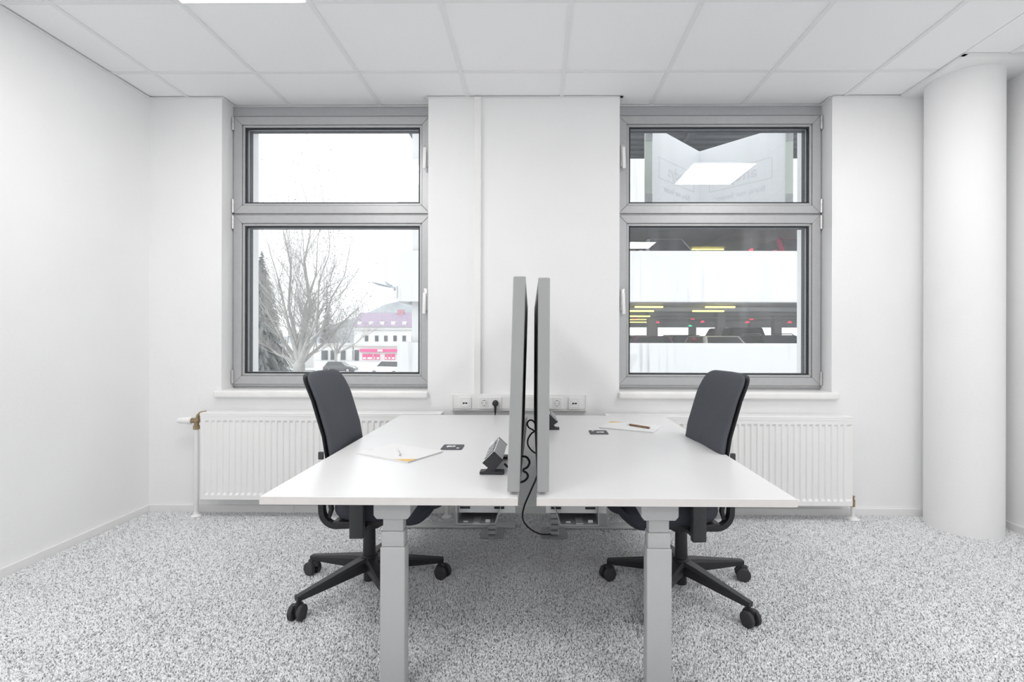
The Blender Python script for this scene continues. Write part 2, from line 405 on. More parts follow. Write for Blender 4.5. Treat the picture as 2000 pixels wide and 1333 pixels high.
# ------------------------------------------------------------------ windows
def ring(b, x0, x1, z0, z1, w, y0, y1, bev=.003):
    """rectangular frame with mitred corners"""
    o = [(x0,z0),(x1,z0),(x1,z1),(x0,z1)]; i = [(x0+w,z0+w),(x1-w,z0+w),(x1-w,z1-w),(x0+w,z1-w)]
    for k in range(4):
        k2 = (k+1) % 4
        b.prism([o[k], o[k2], i[k2], i[k]], 'y', y0, y1, bev, 1)
    return b
def window(name, x0, x1, hinge_left, n):
    root = structure(empty(name, ((x0+x1)/2, YF, SILL)))
    R = root.location
    fz0, fz1 = .835, H-.002
    bt = .052 if n == 1 else .052
    b = MB(); ring(b, x0+.001, x1-.001, fz0, 2.715, bt, YF, YF+.068, .002)
    b.box(x0+.05, x1-.05, YF, YF+.068, 2.00, 2.055, .002, 1)
    b.build('frame', M['alu'], root, rel=R)
    MB().box(x0+.001, x1-.001, YF, YF+.068, 2.7155, fz1, .002, 1).build('head_casing', M['alu_dark'], root, rel=R)
    b = MB().box(x0+.001, x1-.001, YF+.01, YF+.068, SILL, fz0-.0005, .002, 1); b.build('bottom_rail', M['alu_dark'], root, rel=R)
    for z0, z1, hz in ((2.036, 2.708, (2.30, 2.46)), (.853, 2.024, (1.31, 1.47))):
        a0, a1 = x0+.012, x1-.012
        b = MB(); ring(b, a0, a1, z0, z1, .056, YF-.014, YF+.05, .003)
        s = b.build('sash', M['alu'], root, rel=R)
        b = MB(); ring(b, a0+.0565, a1-.0565, z0+.0565, z1-.0565, .016, YF-.004, YF+.03, .002)
        b.build('glazing_bead', M['alu'], s, rel=R)
        g0, g1, h0, h1 = a0+.073, a1-.073, z0+.073, z1-.073
        b = MB(); ring(b, g0, g1, h0, h1, .009, YF+.004, YF+.012, .001); ring(b, g0, g1, h0, h1, .007, YF+.052, YF+.085, .001)
        b.build('gasket', M['rubber'], s, rel=R)
        b = MB(); ring(b, g0+.001, g1-.001, h0+.001, h1-.001, .0075, YF+.021, YF+.037, .001)
        b.build('spacer', M['spacer'], s, rel=R)
        MB().box(g0-.003, g1+.003, YF+.014, YF+.018, h0-.003, h1+.003).build('pane', M['glass'], s, rel=R)
        MB().box(g0-.003, g1+.003, YF+.040, YF+.044, h0-.003, h1+.003).build('pane', M['glass_outer'], s, rel=R)
        # handle on the side away from the hinges
        hx = a1-.026 if hinge_left else a0+.026; sg = -1 if hinge_left else 1
        zc = hz[1]-.03
        b = MB(); b.box(hx-.015, hx+.015, YF-.026, YF-.014, zc-.075, zc+.075, .003, 2)
        hb = b.build('handle', M['chrome'], s, rel=R, smooth=40)
        b = MB(); b.cyl((hx, YF-.026, zc+.03), (hx, YF-.052, zc+.03), .010, n=14)
        b.box(hx-.011, hx+.011, YF-.066, YF-.050, zc-.10, zc+.045, .004, 2,
              Matrix.Translation((hx,0,zc)) @ Matrix.Rotation(-.03*sg, 4, 'Y') @ Matrix.Translation((-hx,0,-zc)))
        b.build('handle_lever', M['plastic_white'], s, rel=R, smooth=40)
        px = x0+.010 if hinge_left else x1-.010
        for zz in (z0+.05, z1-.05):
            b = MB(); b.cyl((px, YF-.018, zz-.045), (px, YF-.018, zz+.01), .0085, n=14); b.cyl((px, YF-.018, zz+.012), (px, YF-.018, zz+.045), .0085, n=14)
            b.cyl((px, YF-.018, zz-.047), (px, YF-.018, zz+.047), .006, n=10)
            b.build('hinge', M['chrome'], s, rel=R, smooth=40)
    # outer sheet sill
    MB().box(x0+.002, x1-.002, YF+.07, YO+.05, SILL, SILL+.012).build('outer_sill', M['alu'], root, rel=R)
    return root
window('window_1', LW[0], LW[1], True, 1)
window('window_2', RW[0], RW[1], False, 2)
def sill(label, x0, x1, y0w):
    b = MB().box(x0, x1, YW-.042, YW-.001, .776, .822, .012, 4).build('window_sill', M['sill'], smooth=50)
    MB().box(y0w[0]+.001, y0w[1]-.001, YW-.0008, YF+.009, .7805, .8215, .002, 1).build('sill_board', M['sill'], b)
    return tag(b, label, 'window sill')
sill('white rounded window sill under the window with the bare tree', -2.150, -.722, LW)
sill('white rounded window sill under the window facing the parking deck', .543, 1.990, RW)

# ------------------------------------------------------------------ ceiling lights
for k, (x0, x1, y0, y1) in enumerate(panel_spots):
    side = 'left' if x0 < 0 else 'right'
    if y1 > 2: lb = 'square LED ceiling panel at the top edge above the tree window' if x0 < 0 else 'square LED ceiling panel mirrored as a white parallelogram in the right window'
    else: lb = 'square LED ceiling panel, %s file, %s row further back in the room' % (side, {0: 'added unseen second', -2: 'rearmost'}[min((0, -2), key=lambda q: abs(q-(y0+y1)/2))])
    r = thing('ceiling_light', lb, 'ceiling light', ((x0+x1)/2, (y0+y1)/2, H), group='LED ceiling panels')
    w, w2 = (x1-x0)/2-.0125, (y1-y0)/2-.0125
    top = .014 if x0 < 0 and y1 > 2 else 0          # the visible panel sits over its front rail
    ox = [(-w,-w2),(w,-w2),(w,w2+top),(-w,w2+top)]; m_ = .004 if top else .014
    ix = [(-w+m_,-w2+m_),(w-m_,-w2+m_),(w-m_,w2+top-m_),(-w+m_,w2+top-m_)]
    b = MB()
    for q in range(4): b.prism([ox[q], ox[(q+1)%4], ix[(q+1)%4], ix[q]], 'z', -.002, -.0003)
    b.build('panel_frame', M['paint_white'], r)
    MB().prism(ix, 'z', -.0017, -.0004).build('diffuser', M['panel_glow'], r)

# ------------------------------------------------------------------ radiators
def radiator(label, x0, x1, valve_side, zt, zb):
    y0, y1 = YW-.135, YW-.035
    r = thing('radiator', label, 'radiator', ((x0+x1)/2, (y0+y1)/2, zb), group='panel radiators under the windows')
    R = r.location
    pitch = .0385; n = int((x1-x0-.03)/pitch); pitch = (x1-x0-.03)/n
    for yy, s in ((y0, -1), (y1-.022, 1)):
        # ribbed panel: wave profile in plan between flat rims top and bottom
        prof = []
        for k in range(n):
            xa = x0+.015+k*pitch
            for u, d in ((0, .000), (.30, .000), (.42, .0085), (.88, .0085)): prof.append((xa+u*pitch, d))
        prof = [(x0, .000)] + prof + [(x1, .000)]
        zl = [(zb, 0), (zb+.004, 1), (zb+.032, 1), (zb+.046, 2), (zt-.066, 2), (zt-.052, 1), (zt-.026, 1), (zt-.022, 0)]
        V = []; F = []
        m = len(prof)
        for z, mode in zl:
            for x, d in prof:
                if mode == 0: yo = .006
                elif mode == 1: yo = .0
                else: yo = d if s < 0 else d
                V.append((x, (yy+yo) if s < 0 else (yy+.022-yo), z))
        for j in range(len(zl)-1):
            for k in range(m-1): F.append((j*m+k, j*m+k+1, (j+1)*m+k+1, (j+1)*m+k))
        b = MB(); b.raw(V, F)
        b.box(x0+.001, x1-.001, yy+.009 if s < 0 else yy, yy+.022 if s < 0 else yy+.013, zb+.002, zt-.024)
        b.build('ribbed_panel', M['radiator'], r, rel=R)
    b = MB(); b.box(x0-.003, x1+.003, y0-.002, y1+.002, zt-.012, zt-.004, .002, 1)
    b.box(x0-.003, x1+.003, y0-.002, y0+.001, zt-.026, zt-.012); b.build('top_grille', M['radiator'], r, rel=R)
    b = MB()
    k = int((x1-x0)/.02)
    for q in range(k): b.box(x0+.02+q*(x1-x0-.05)/k, x0+.032+q*(x1-x0-.05)/k, y0+.02, y1-.02, zt-.005, zt-.0035)
    o = b.build('grille_slots', M['ceiling_rail'], r, rel=R); o['kind'] = 'stuff'
    for xx in (x0-.002, x1-.001): MB().box(xx, xx+.003, y0+.004, y1-.004, zb+.01, zt-.012).build('side_cover', M['radiator'], r, rel=R)
    yc = (y0+y1)/2
    # the return pipe of one end, the thermostat valve and its pipe on the other
    return r, yc
ra, yc = radiator('white ribbed radiator with thermostat, below the tree window', -2.165, -.615, 'l', .695, .128)
R = ra.location
vx = -2.225
b = MB().tube([(vx, yc, .02), (vx, yc, .575)], .0135, 14); b.build('supply_pipe', M['paint_white'], ra, rel=R, smooth=40)
b = MB().lathe([(.03, 0), (.032, .004), (.026, .010), (.016, .016), (.0145, .03)], (vx, yc, .006), 24); b.build('pipe_rosette', M['plastic_white'], ra, rel=R, smooth=40)
b = MB().cyl((vx, yc, .575), (vx, yc, .60), .019, n=6).cyl((vx, yc, .595), (vx, yc, .650), .015, n=16).cyl((vx-.035, yc, .632), (vx+.02, yc, .632), .016, n=16)
b.tube([(vx+.005, yc, .64), (vx+.012, yc, .665), (vx+.030, yc, .680), (vx+.062, yc, .684)], [.011, .012, .013, .013], 14)
va = b.build('valve', M['brass'], ra, rel=R, smooth=40)
b = MB().lathe([(.0, -.118), (.017, -.118), (.0195, -.112), (.0215, -.060), (.024, -.052), (.024, -.036), (.019, -.030)], (vx, yc, .632), 24, 'x')
b.build('thermostat_head', M['plastic_white'], va, rel=R, smooth=35)
b = MB().tube([(-.583, yc+.01, .01), (-.583, yc+.01, .20)], .0135, 14); b.build('return_pipe', M['paint_white'], ra, rel=R, smooth=40)
b = MB().lathe([(.034, 0), (.036, .004), (.028, .011), (.016, .018)], (-.583, yc+.01, .006), 24); b.build('pipe_rosette', M['plastic_white'], ra, rel=R, smooth=40)
rb, yc = radiator('white ribbed radiator with brass foot valve, beside the round column', .45, 2.010, 'r', .683, .108)
R = rb.location
vx = 2.048
b = MB().cyl((vx, yc+.01, .09), (vx, yc+.01, .135), .014, n=8).cyl((vx, yc+.01, .135), (vx, yc+.01, .15), .009, n=12).cyl((vx, yc+.01, .15), (vx, yc+.01, .158), .013, n=6)
b.cyl((vx-.04, yc+.01, .118), (vx, yc+.01, .118), .012, n=12).cyl((vx-.022, yc+.01, .118), (vx-.012, yc+.01, .118), .016, n=6)
b.build('valve', M['brass'], rb, rel=R, smooth=30)
b = MB().tube([(vx, yc+.01, .01), (vx, yc+.01, .092)], .0125, 14); b.build('supply_pipe', M['paint_white'], rb, rel=R, smooth=40)
b = MB().lathe([(.036, 0), (.038, .004), (.028, .011), (.015, .018)], (vx, yc+.01, .006), 24); b.build('pipe_rosette', M['plastic_white'], rb, rel=R, smooth=40)

# ------------------------------------------------------------------ cable trunking and sockets
r = thing('cable_trunking', 'white wall trunking with vertical duct rising to the ceiling between the windows', 'cable duct', (-.116, YW, .697))
R = r.location
MB().box(-.567, .335, YW-.048, YW-.0005, .697, .806, .003, 2).build('trunking_body', M['duct_white'], r, rel=R)
b = MB().box(-.549, .317, YW-.0515, YW-.0485, .7105, .7925, .0012, 1); b.build('trunking_cover', M['duct_white'], r, rel=R)
for x0, x1 in ((-.5672, -.5495), (.3175, .3352)): MB().box(x0, x1, YW-.0525, YW-.0005, .6965, .8065, .002, 1).build('end_cap', M['duct_white'], r, rel=R)
MB().box(-.418, -.373, YW-.028, YW-.0005, .8065, H-.004, .002, 1).build('vertical_duct', M['duct_white'], r, rel=R)
YS = YW-.0520
def schuko_part(par, R, cx, cz):
    m = Matrix.Translation((cx, YS-.0108, cz))
    b = MB().tube([(cx+.0212*math.cos(a*PI/14), YS-.0107, cz+.0212*math.sin(a*PI/14)) for a in range(28)], .0011, 6, close=True); b.build('socket_ring', M['plastic_white'], par, rel=R, smooth=60)
    b = MB()
    for dx in (-.0095, .0095): b.cyl((cx+dx, YS-.0113, cz), (cx+dx, YS-.0104, cz), .0027, n=12)
    for dz in (-.017, .017): b.box(cx-.002, cx+.002, YS-.0113, YS-.0104, cz+dz-.003, cz+dz+.003)
    b.tube([(cx+.0188*math.cos(a*PI/12), YS-.0109, cz+.0188*math.sin(a*PI/12)) for a in range(24)], .0007, 5, close=True)
    build_each(b, 'contact_hole', M['dark_slot'], par, rel=R)
def socket(label, kind, cx, cz, n=1):
    w = .0385
    x0, x1 = cx-w, cx+w+(n-1)*.074
    s = thing('network_socket' if kind == 'net' else 'power_socket', label, 'socket', ((x0+x1)/2, YS, cz), group='sockets in the wall trunking')
    R = s.location
    MB().box(x0, x1, YS-.009, YS, cz-w, cz+w, .0025, 2).build('cover_frame', M['plastic_white'], s, rel=R)
    for q in range(n):
        c = cx+q*.074
        p = MB().box(c-.027, c+.027, YS-.0106, YS-.0088, cz-.027, cz+.027, .001, 1).build('insert', M['plastic_white'], s, rel=R)
        b = MB(); ring(b, c-.0278, c+.0278, cz-.0278, cz+.0278, .0007, YS-.0093, YS-.0089, 0); b.build('joint', M['spacer'], p, rel=R)
        if kind == 'net':
            b = MB()
            for dx in (-.0085, .0085): b.box(c+dx-.0068, c+dx+.0068, YS-.0112, YS-.0104, cz-.006, cz+.0035)
            build_each(b, 'jack', M['dark_slot'], p, rel=R)
            b = MB()
            for dx in (-.017, 0, .017): b.box(c+dx-.003, c+dx+.003, YS-.0110, YS-.0104, cz+.013, cz+.0145)
            b.box(c-.016, c-.014, YS-.0110, YS-.0104, cz-.014, cz-.007)
            build_each(b, 'mark', M['spacer'], p, rel=R)
        else: schuko_part(p, R, c, cz)
    return s
socket('white double network socket left of the plugged power socket', 'net', -.470, .750)
socket('white double power socket with a black plug in it', 'pow', -.344, .750, 2)
socket('white double power socket half hidden behind the right desk screen', 'pow', .058, .750, 2)
socket('white double network socket at the right end of the wall trunking', 'net', .247, .750)
r = thing('power_plug', 'black round power plug with lead in the double wall socket', 'plug', (-.270, YS-.0115, .750))
R = r.location
b = MB().lathe([(.0185, -.0005), (.0195, -.004), (.0195, -.022), (.017, -.030), (.010, -.034), (0, -.034)], (-.270, YS-.0115, .750), 28, 'y'); b.build('plug_body', M['black_plastic'], r, rel=R, smooth=40)
b = MB().tube([(-.270, YS-.028, .742), (-.270, YS-.030, .720), (-.270, YS-.029, .690)], [.0095, .0075, .006], 14)
b.tube([(-.270, YS-.029, .70), (-.270, YS-.034, .66), (-.266, YS-.07, .625), (-.25, YS-.16, .605), (-.225, 2.90, .60), (-.20, 2.75, .60), (-.19, 2.5, .556)], .0042, 10)
b.build('lead', M['cable'], r, rel=R, smooth=50)

# ------------------------------------------------------------------ desks
def desk(label, x0, x1, inner):
    """inner=+1: the gap lies at x1, -1: at x0"""
    y0, y1, zt = 1.520, 3.116, .685
    cx = (x0+x1)/2
    r = thing('desk', label, 'desk', (cx, (y0+y1)/2, .012), group='height-adjustable desks')
    R = r.location
    MB().box(x0+.0015, x1-.0015, y0+.0015, y1-.0015, zt-.025, zt, .0012, 1).build('tabletop', M['desk_top'], r, rel=R)
    b = MB()
    b.box(x0, x1, y0, y0+.0012, zt-.0245, zt-.001, 0).box(x0, x1, y1-.0012, y1, zt-.0245, zt-.001)
    b.box(x0, x0+.0012, y0+.0013, y1-.0013, zt-.0245, zt-.001).box(x1-.0012, x1, y0+.0013, y1-.0013, zt-.0245, zt-.001)
    build_each(b, 'edge_band', M['desk_edge'], r, rel=R)
    lx = cx-.006
    for yf, sgn in ((1.585, 1), (2.990, 1)):
        lg = MB().box(lx-.0405, lx+.0405, yf, yf+.052, .0275, .500, .004, 3).build('leg', M['steel_grey'], r, rel=R, smooth=40)
        MB().box(lx-.0370, lx+.0370, yf+.0035, yf+.0485, .4995, .550, .004, 3).build('leg_stage', M['steel_grey'], lg, rel=R, smooth=40)
        MB().box(lx-.0335, lx+.0335, yf+.007, yf+.045, .5495, .60, .004, 3).build('leg_stage', M['steel_grey'], lg, rel=R, smooth=40)
        dy = (yf-.006, yf+.16) if yf < 2 else (yf-.11, yf+.058)
        b = MB().prism([(lx-.060, .6565), (lx-.060, .606), (lx-.050, .594), (lx+.050, .594), (lx+.060, .606), (lx+.060, .6565)], 'y', dy[0], dy[1], .002, 1)
        b.build('leg_housing', M['steel_grey'], lg, rel=R)
        MB().box(lx-.34, lx+.34, (yf+.002 if yf < 2 else yf-.004), yf+(.046 if yf < 2 else .070), .012, .028, .004, 2).build('foot', M['steel_grey'], r, rel=R, smooth=40)
        b = MB()
        for fx in (lx-.31, lx+.31): b.cyl((fx, yf+.026, .009), (fx, yf+.026, .0125), .02, n=16)
        build_each(b, 'glide', M['black_plastic'], r, rel=R)
    for dx in (-.05, .028): MB().box(lx+dx, lx+dx+.022, 1.74, 2.84, .635, .659, .001, 1).build('frame_rail', M['steel_grey'], r, rel=R)
    MB().box(cx-.33, cx+.33, 1.56, 1.575, .654, .6595).build('support_arm', M['grey_plastic'], r, rel=R)
    # cable tray by the gap: vertical wall on the user's side, slanting wall by the gap
    g = x1 if inner > 0 else x0
    s = -inner
    a_v, a_b0, a_b1, a_t = g+s*.212, g+s*.211, g+s*.083, g+s*.045
    zb = .547; th = .0018; ya, yb = 1.664, 2.62
    def wallp(p, q):
        (xa, za), (xb, zbb) = p, q
        dx, dz = xb-xa, zbb-za; l = math.hypot(dx, dz); nx, nz = -dz/l*th, dx/l*th
        return [(xa, za), (xb, zbb), (xb+nx, zbb+nz), (xa+nx, za+nz)]
    tr = MB().prism(wallp((a_b0, zb), (a_b1, zb)), 'y', ya, yb)
    tr.prism(wallp((a_v, zb), (a_v, .6585)), 'y', ya, yb); tr.prism(wallp((a_b1, zb), (a_t, .6585)), 'y', ya, yb)
    tr = tr.build('cable_tray', M['tray'], r, rel=R)
    xa, xb = sorted((a_v, a_t))
    b = MB().box(xa-.012, xb+.03, ya+.03, ya+.033, .576, .659); b.build('tray_bracket', M['steel_grey'], tr, rel=R)
    b = MB()
    for q in (.03, .74): b.box(xa+q*(xb-xa), xa+(q+.21)*(xb-xa), ya+.0285, ya+.0302, .5895, .5975)
    build_each(b, 'slot', M['dark_slot'], tr, rel=R)
    b = MB()
    xm = (a_b0+a_b1)/2
    b.box(xm-.012, xm+.012, ya+.002, ya+.06, zb+.002, zb+.004); b.box(xm+.03, xm+.046, ya+.012, ya+.015, zb+.002, zb+.012).box(xm-.046, xm-.030, ya+.012, ya+.015, zb+.002, zb+.007)
    build_each(b, 'tray_tab', M['steel_grey'], tr, rel=R)
    return r
desk('white height-adjustable desk nearer the tree window, grey telescopic legs', -.866, -.058, 1)
desk('white height-adjustable desk nearer the parking-deck window, grey telescopic legs', .0, .808, -1)

# screens
def screen(label, xn0, xn1, dxf, lean, zb, zt):
    """near end spans xn0..xn1 at the bottom; dxf: shift at the far end; lean: shift at the top"""
    yn, yf = 1.545, 3.06
    r = thing('desk_screen', label, 'desk screen', ((xn0+xn1)/2, (yn+yf)/2, zb), group='desk dividing screens')
    R = Vector(r.location)
    def sh(v):
        t = (v.y-yn)/(yf-yn); h = (v.z-zb)/(zt-zb)
        v.x += dxf*t + lean*h
    def mk(b, name, m, par, smooth=40):
        for v in b.bm.verts: sh(v.co)
        return b.build(name, m, par, smooth, rel=R)
    p = mk(MB().box(xn0+.0005, xn1-.0005, yn+.012, yf-.012, zb+.004, zt-.004, .004, 2), 'panel', M['screen_felt'], r)
    b = MB(); b.box(xn0, xn1, yn, yn+.0115, zb, zt, .0045, 3)
    mk(b, 'edge_profile', M['screen_edge'], r)
    mk(MB().box(xn0, xn1, yf-.0115, yf, zb, zt, .0045, 3), 'edge_profile', M['screen_edge'], r)
    for yy in (yn+.05, yf-.35):
        xm = (xn0+xn1)/2
        mk(MB().box(xm-.012, xm+.012, yy, yy+.05, .6855, zb-.0005, .001, 1), 'bracket', M['steel_grey'], r)
    return r
screen('grey fabric desk screen standing on the left desk, seen edge-on', -.093, -.053, -.021, .018, .694, 1.378)
screen('grey fabric desk screen standing on the right desk, seen edge-on', .0015, .0395, -.020, .002, .694, 1.374)

# desk power boxes
def power_box(label, xr, y0, y1, s, plug):
    """45 degree tilted socket box on a clamp foot; s=+1: sockets face -x"""
    z0 = .6855
    r = thing('desk_power_box', label, 'power strip', (xr, (y0+y1)/2, z0), group='desk power boxes')
    R = r.location
    X = lambda d: xr + s*d
    rid, lef, rig, bot = (X(0), .768), (X(-.041), .727), (X(.032), .738), (X(-.009), .697)
    MB().prism([rid, lef, bot, rig], 'y', y0+.004, y1-.004, .0015, 1).build('housing', M['pbox_light'], r, rel=R)
    for a, c in ((y0, y0+.0038), (y1-.0038, y1)):
        e = MB().prism([(X(0), .7695), (X(-.0425), .727), (X(-.022), .7095), (X(-.036), .696), (X(.002), .696), (X(.013), .713), (X(.0335), .738)], 'y', a, c, .0008, 1).build('end_cap', M['pbox_dark'], r, rel=R)
        b = MB(); f = a-.0006 if a == y0 else c+.0006
        for q in ((X(0), .762), (X(-.034), .727), (X(.026), .738), (X(-.004), .703)): b.cyl((q[0], min(a, f), q[1]), (q[0], max(c, f), q[1]), .0022, n=10)
        build_each(b, 'screw', M['dark_slot'], e, rel=R)
    b = MB().box(min(X(-.052), X(.036)), max(X(-.052), X(.036)), y0-.004, y0+.035, z0, z0+.011, .002, 1)
    b.box(min(X(-.052), X(.036)), max(X(-.052), X(.036)), y1-.035, y1+.004, z0, z0+.011, .002, 1)
    build_each(b, 'clamp_foot', M['pbox_dark'], r, rel=R)
    # socket face with inserts
    dirn = Vector((lef[0]-rid[0], 0, lef[1]-rid[1])).normalized(); nrm = Vector((-s, 0, 1)).normalized()
    mid = Vector(((rid[0]+lef[0])/2, 0, (rid[1]+lef[1])/2))
    n = 4
    for k in range(n):
        yc = y0+.03+(y1-y0-.06)*(k+.5)/n
        m4 = Matrix((( dirn.x, 0, nrm.x, mid.x), (0, 1, 0, yc), (dirn.z, 0, nrm.z, mid.z), (0,0,0,1)))
        f = MB().box(-.024, .024, -.022, .022, 0, .0015, .0008, 1, m4).build('socket_insert', M['pbox_dark'], r, rel=R)
        b = MB()
        b.tube([m4 @ Vector((.019*math.cos(a*PI/10), .019*math.sin(a*PI/10), .0018)) for a in range(20)], .0011, 6, close=True)
        b.build('socket_rim', M['pbox_light'], f, rel=R)
    if plug:
        m4 = Matrix((( dirn.x, 0, nrm.x, mid.x), (0, 1, 0, y1-.06), (dirn.z, 0, nrm.z, mid.z), (0,0,0,1)))
        MB().lathe([(.0185, .002), (.0185, .007), (.014, .0105), (0, .011)], (0,0,0), 20, 'z', m4).build('socket_lid', M['pbox_light'], r, rel=R, smooth=40)
    return r
power_box('dark desk power box tilted on its foot beside the left desk screen', -.155, 1.775, 2.03, 1, True)
power_box('dark desk power box partly hidden behind the right desk screen', .070, 2.632, 2.88, -1, False)

def cable(label, pts, r=.0042):
    # smooth the path
    P = [Vector(p) for p in pts]; out = []
    for i in range(len(P)-1):
        p0, p1, p2, p3 = P[max(i-1,0)], P[i], P[i+1], P[min(i+2, len(P)-1)]
        for k in range(8):
            t = k/8
            out.append(.5*((2*p1)+(p2-p0)*t+(2*p0-5*p1+4*p2-p3)*t*t+(3*p1-p0-3*p2+p3)*t**3))
    out.append(P[-1])
    return tag(MB().tube(out, r, 10).build('power_cable', M['cable'], smooth=60), label, 'cable', 'black desk cables')
cable('black cable looping from the left power box into the gap between the desks',
      [(-.118, 1.81, .715), (-.108, 1.82, .702), (-.098, 1.835, .694), (-.088, 1.85, .694), (-.072, 1.852, .716), (-.055, 1.853, .731), (-.038, 1.854, .729), (-.027, 1.855, .711), (-.034, 1.856, .692), (-.048, 1.857, .683),
       (-.050, 1.858, .676), (-.038, 1.859, .668), (-.033, 1.86, .655), (-.042, 1.862, .640), (-.058, 1.87, .630), (-.085, 1.89, .615), (-.13, 1.92, .58), (-.16, 2.0, .555)])
cable('black cable curling down behind the right desk screen',
      [(.035, 2.72, .70), (.028, 2.68, .6905), (.012, 2.64, .6905), (-.004, 2.61, .715), (-.020, 2.60, .738), (-.038, 2.60, .741), (-.050, 2.60, .724), (-.042, 2.60, .703), (-.020, 2.60, .690), (-.014, 2.60, .682), (-.030, 2.60, .668), (-.046, 2.60, .640), (-.046, 2.60, .610), (-.030, 2.60, .585), (-.008, 2.60, .568), (.03, 2.61, .556), (.07, 2.62, .554)])
cable('black cable hanging through the desk gap down to the carpet',
      [(.075, 2.34, .555), (.04, 2.36, .556), (.012, 2.38, .53), (-.008, 2.40, .475), (-.030, 2.42, .42), (-.064, 2.48, .32), (-.072, 2.56, .235), (-.055, 2.66, .16), (-.02, 2.76, .09), (.02, 2.83, .045), (.06, 2.862, .028), (.085, 2.865, .03)])

def spine(label, x, y, z1, wide):
    r = thing('cable_spine', label, 'cable guide', (x, y, .010), group='grey cable guides under the desks')
    R = r.location
    MB().box(x-wide/2, x+wide/2, y-.03, y+.12, .012, .018, .002, 1).build('base_plate', M['tray'], r, rel=R)
    z = .02; n = 0
    while z < z1-.03:
        b = MB(); b.box(x-.026, x-.020, y+.0, y+.03, z, z+.031, .001, 1).box(x+.020, x+.026, y+.0, y+.03, z, z+.031, .001, 1)
        b.box(x-.0195, x+.0195, y+.0, y+.006, z+.004, z+.024, .001, 1).box(x-.0195, x+.0195, y+.024, y+.03, z+.004, z+.024, .001, 1)
        b.build('link', M['steel_grey'], r, rel=R); z += .034
    return r
spine('grey cable guide rising from the carpet to the left desk tray', -.262, 2.87, .56, .135)
spine('grey cable guide rising from the carpet to the right desk tray', .105, 2.87, .56, .148)

# coasters with the white letter mark
def coaster(label, cx, cy, rot):
    z = .6855
    r = thing('coaster', label, 'coaster', (cx, cy, z), rot, group='dark logo coasters')
    t = bmesh.new()
    w, rr, pts = .047, .008, []
    for qx, qy, a0 in ((1,1,0), (-1,1,90), (-1,-1,180), (1,-1,270)):
        for k in range(5):
            a = math.radians(a0+k*22.5); pts.append((qx*(w-rr)+rr*math.cos(a), qy*(w-rr)+rr*math.sin(a)))
    MB().prism(pts, 'z', 0, .003, .0005, 1).build('mat', M['card'], r)
    me = text_mesh('a', .078, .0002, .0016); o = link('letter_mark', me, M['paper'], r); o.location = (-.006, -.002, .0034)
    me = text_mesh('dys', .016, .0002, .0006); o = link('letter_mark', me, M['paper'], r); o.location = (.027, .028, .0034)
    return r
coaster('dark square coaster with white logo on the left desk', -.379, 2.205, -PI/2)
coaster('dark square coaster with white logo on the right desk', .323, 2.560, PI/2)

# notepads, pen, pencil
def notepad(label, c, rot, corner):
    z = .6855; r = thing('notepad', label, 'notepad', (c[0], c[1], z), rot, group='white notepads on the desks')
    w, d = .105, .1485
    b = MB()
    for k in range(5):
        e = .0006*random.random(); b.box(-w+e, w-e, -d+e, d+e, k*.0009, k*.0009+.0008)
    b.build('sheets', M['paper'], r)
    MB().box(-w, w, -d, d, .0046, .0052).build('top_sheet', M['paper'], r)
    cx_, cy_ = corner[0]*w, corner[1]*d
    b = MB().prism([(cx_, cy_), (cx_-corner[0]*.052, cy_), (cx_, cy_-corner[1]*.075)], 'z', .0053, .0057)
    b.build('printed_corner', M['paper_orange'], r)
    b = MB().box(-.5*w, -.22*w, -corner[1]*d*.9-.002, -corner[1]*d*.9+.002, .0053, .0055); b.build('printed_line', M['sign_print'], r)
    return r
# left pad: corners seen at (-.719,2.087) (-.513,1.970) (-.458,2.110) (-.646,2.215)
def pad_rot(a, b_): return math.atan2(b_[1]-a[1], b_[0]-a[0])
rt = pad_rot((-.719, 2.087), (-.513, 1.970))
notepad('white notepad with orange corner and white pen on the left desk', (-.586, 2.094), rt + PI/2, (-1, -1))
notepad('white notepad with pale orange corner under a brown pencil on the right desk', (.522, 2.712), pad_rot((.394, 2.696), (.588, 2.599)) + PI/2, (1, 1))
r = thing('ballpoint_pen', 'white ballpoint pen lying on the notepad with the orange corner', 'pen', (-.592, 2.085, .6955))
ang = math.atan2(-.18, .075)
r.rotation_euler = (0, 0, ang)
b = MB().lathe([(.001, -.070), (.0022, -.062), (.0040, -.045), (.0046, -.02), (.0046, .06), (.0035, .066)], (0,0,0), 16, 'x'); b.build('barrel', M['pen_white'], r, smooth=40)
b = MB().box(.015, .062, -.0016, .0016, .0048, .0064, .0005, 1); b.build('clip', M['steel_grey'], r)
b = MB().cyl((.066, 0, 0), (.073, 0, 0), .0022, n=10).build('push_button', M['steel_grey'], r)
r = thing('pencil', 'thick brown wooden pencil lying on the right notepad', 'pencil', (.560, 2.690, .6965))
r.rotation_euler = (0, 0, math.atan2(-.10, .095))
b = MB().cyl((-.060, 0, 0), (.070, 0, 0), .0058, n=6); b.build('shaft', M['wood'], r)
b = MB().cyl((-.060, 0, 0), (-.084, 0, 0), .0056, .001, 6); b.build('tip', M['duct_white'], r)
b = MB().cyl((.0702, 0, 0), (.0712, 0, 0), .004, n=6); b.build('end_face', M['steel_grey'], r)

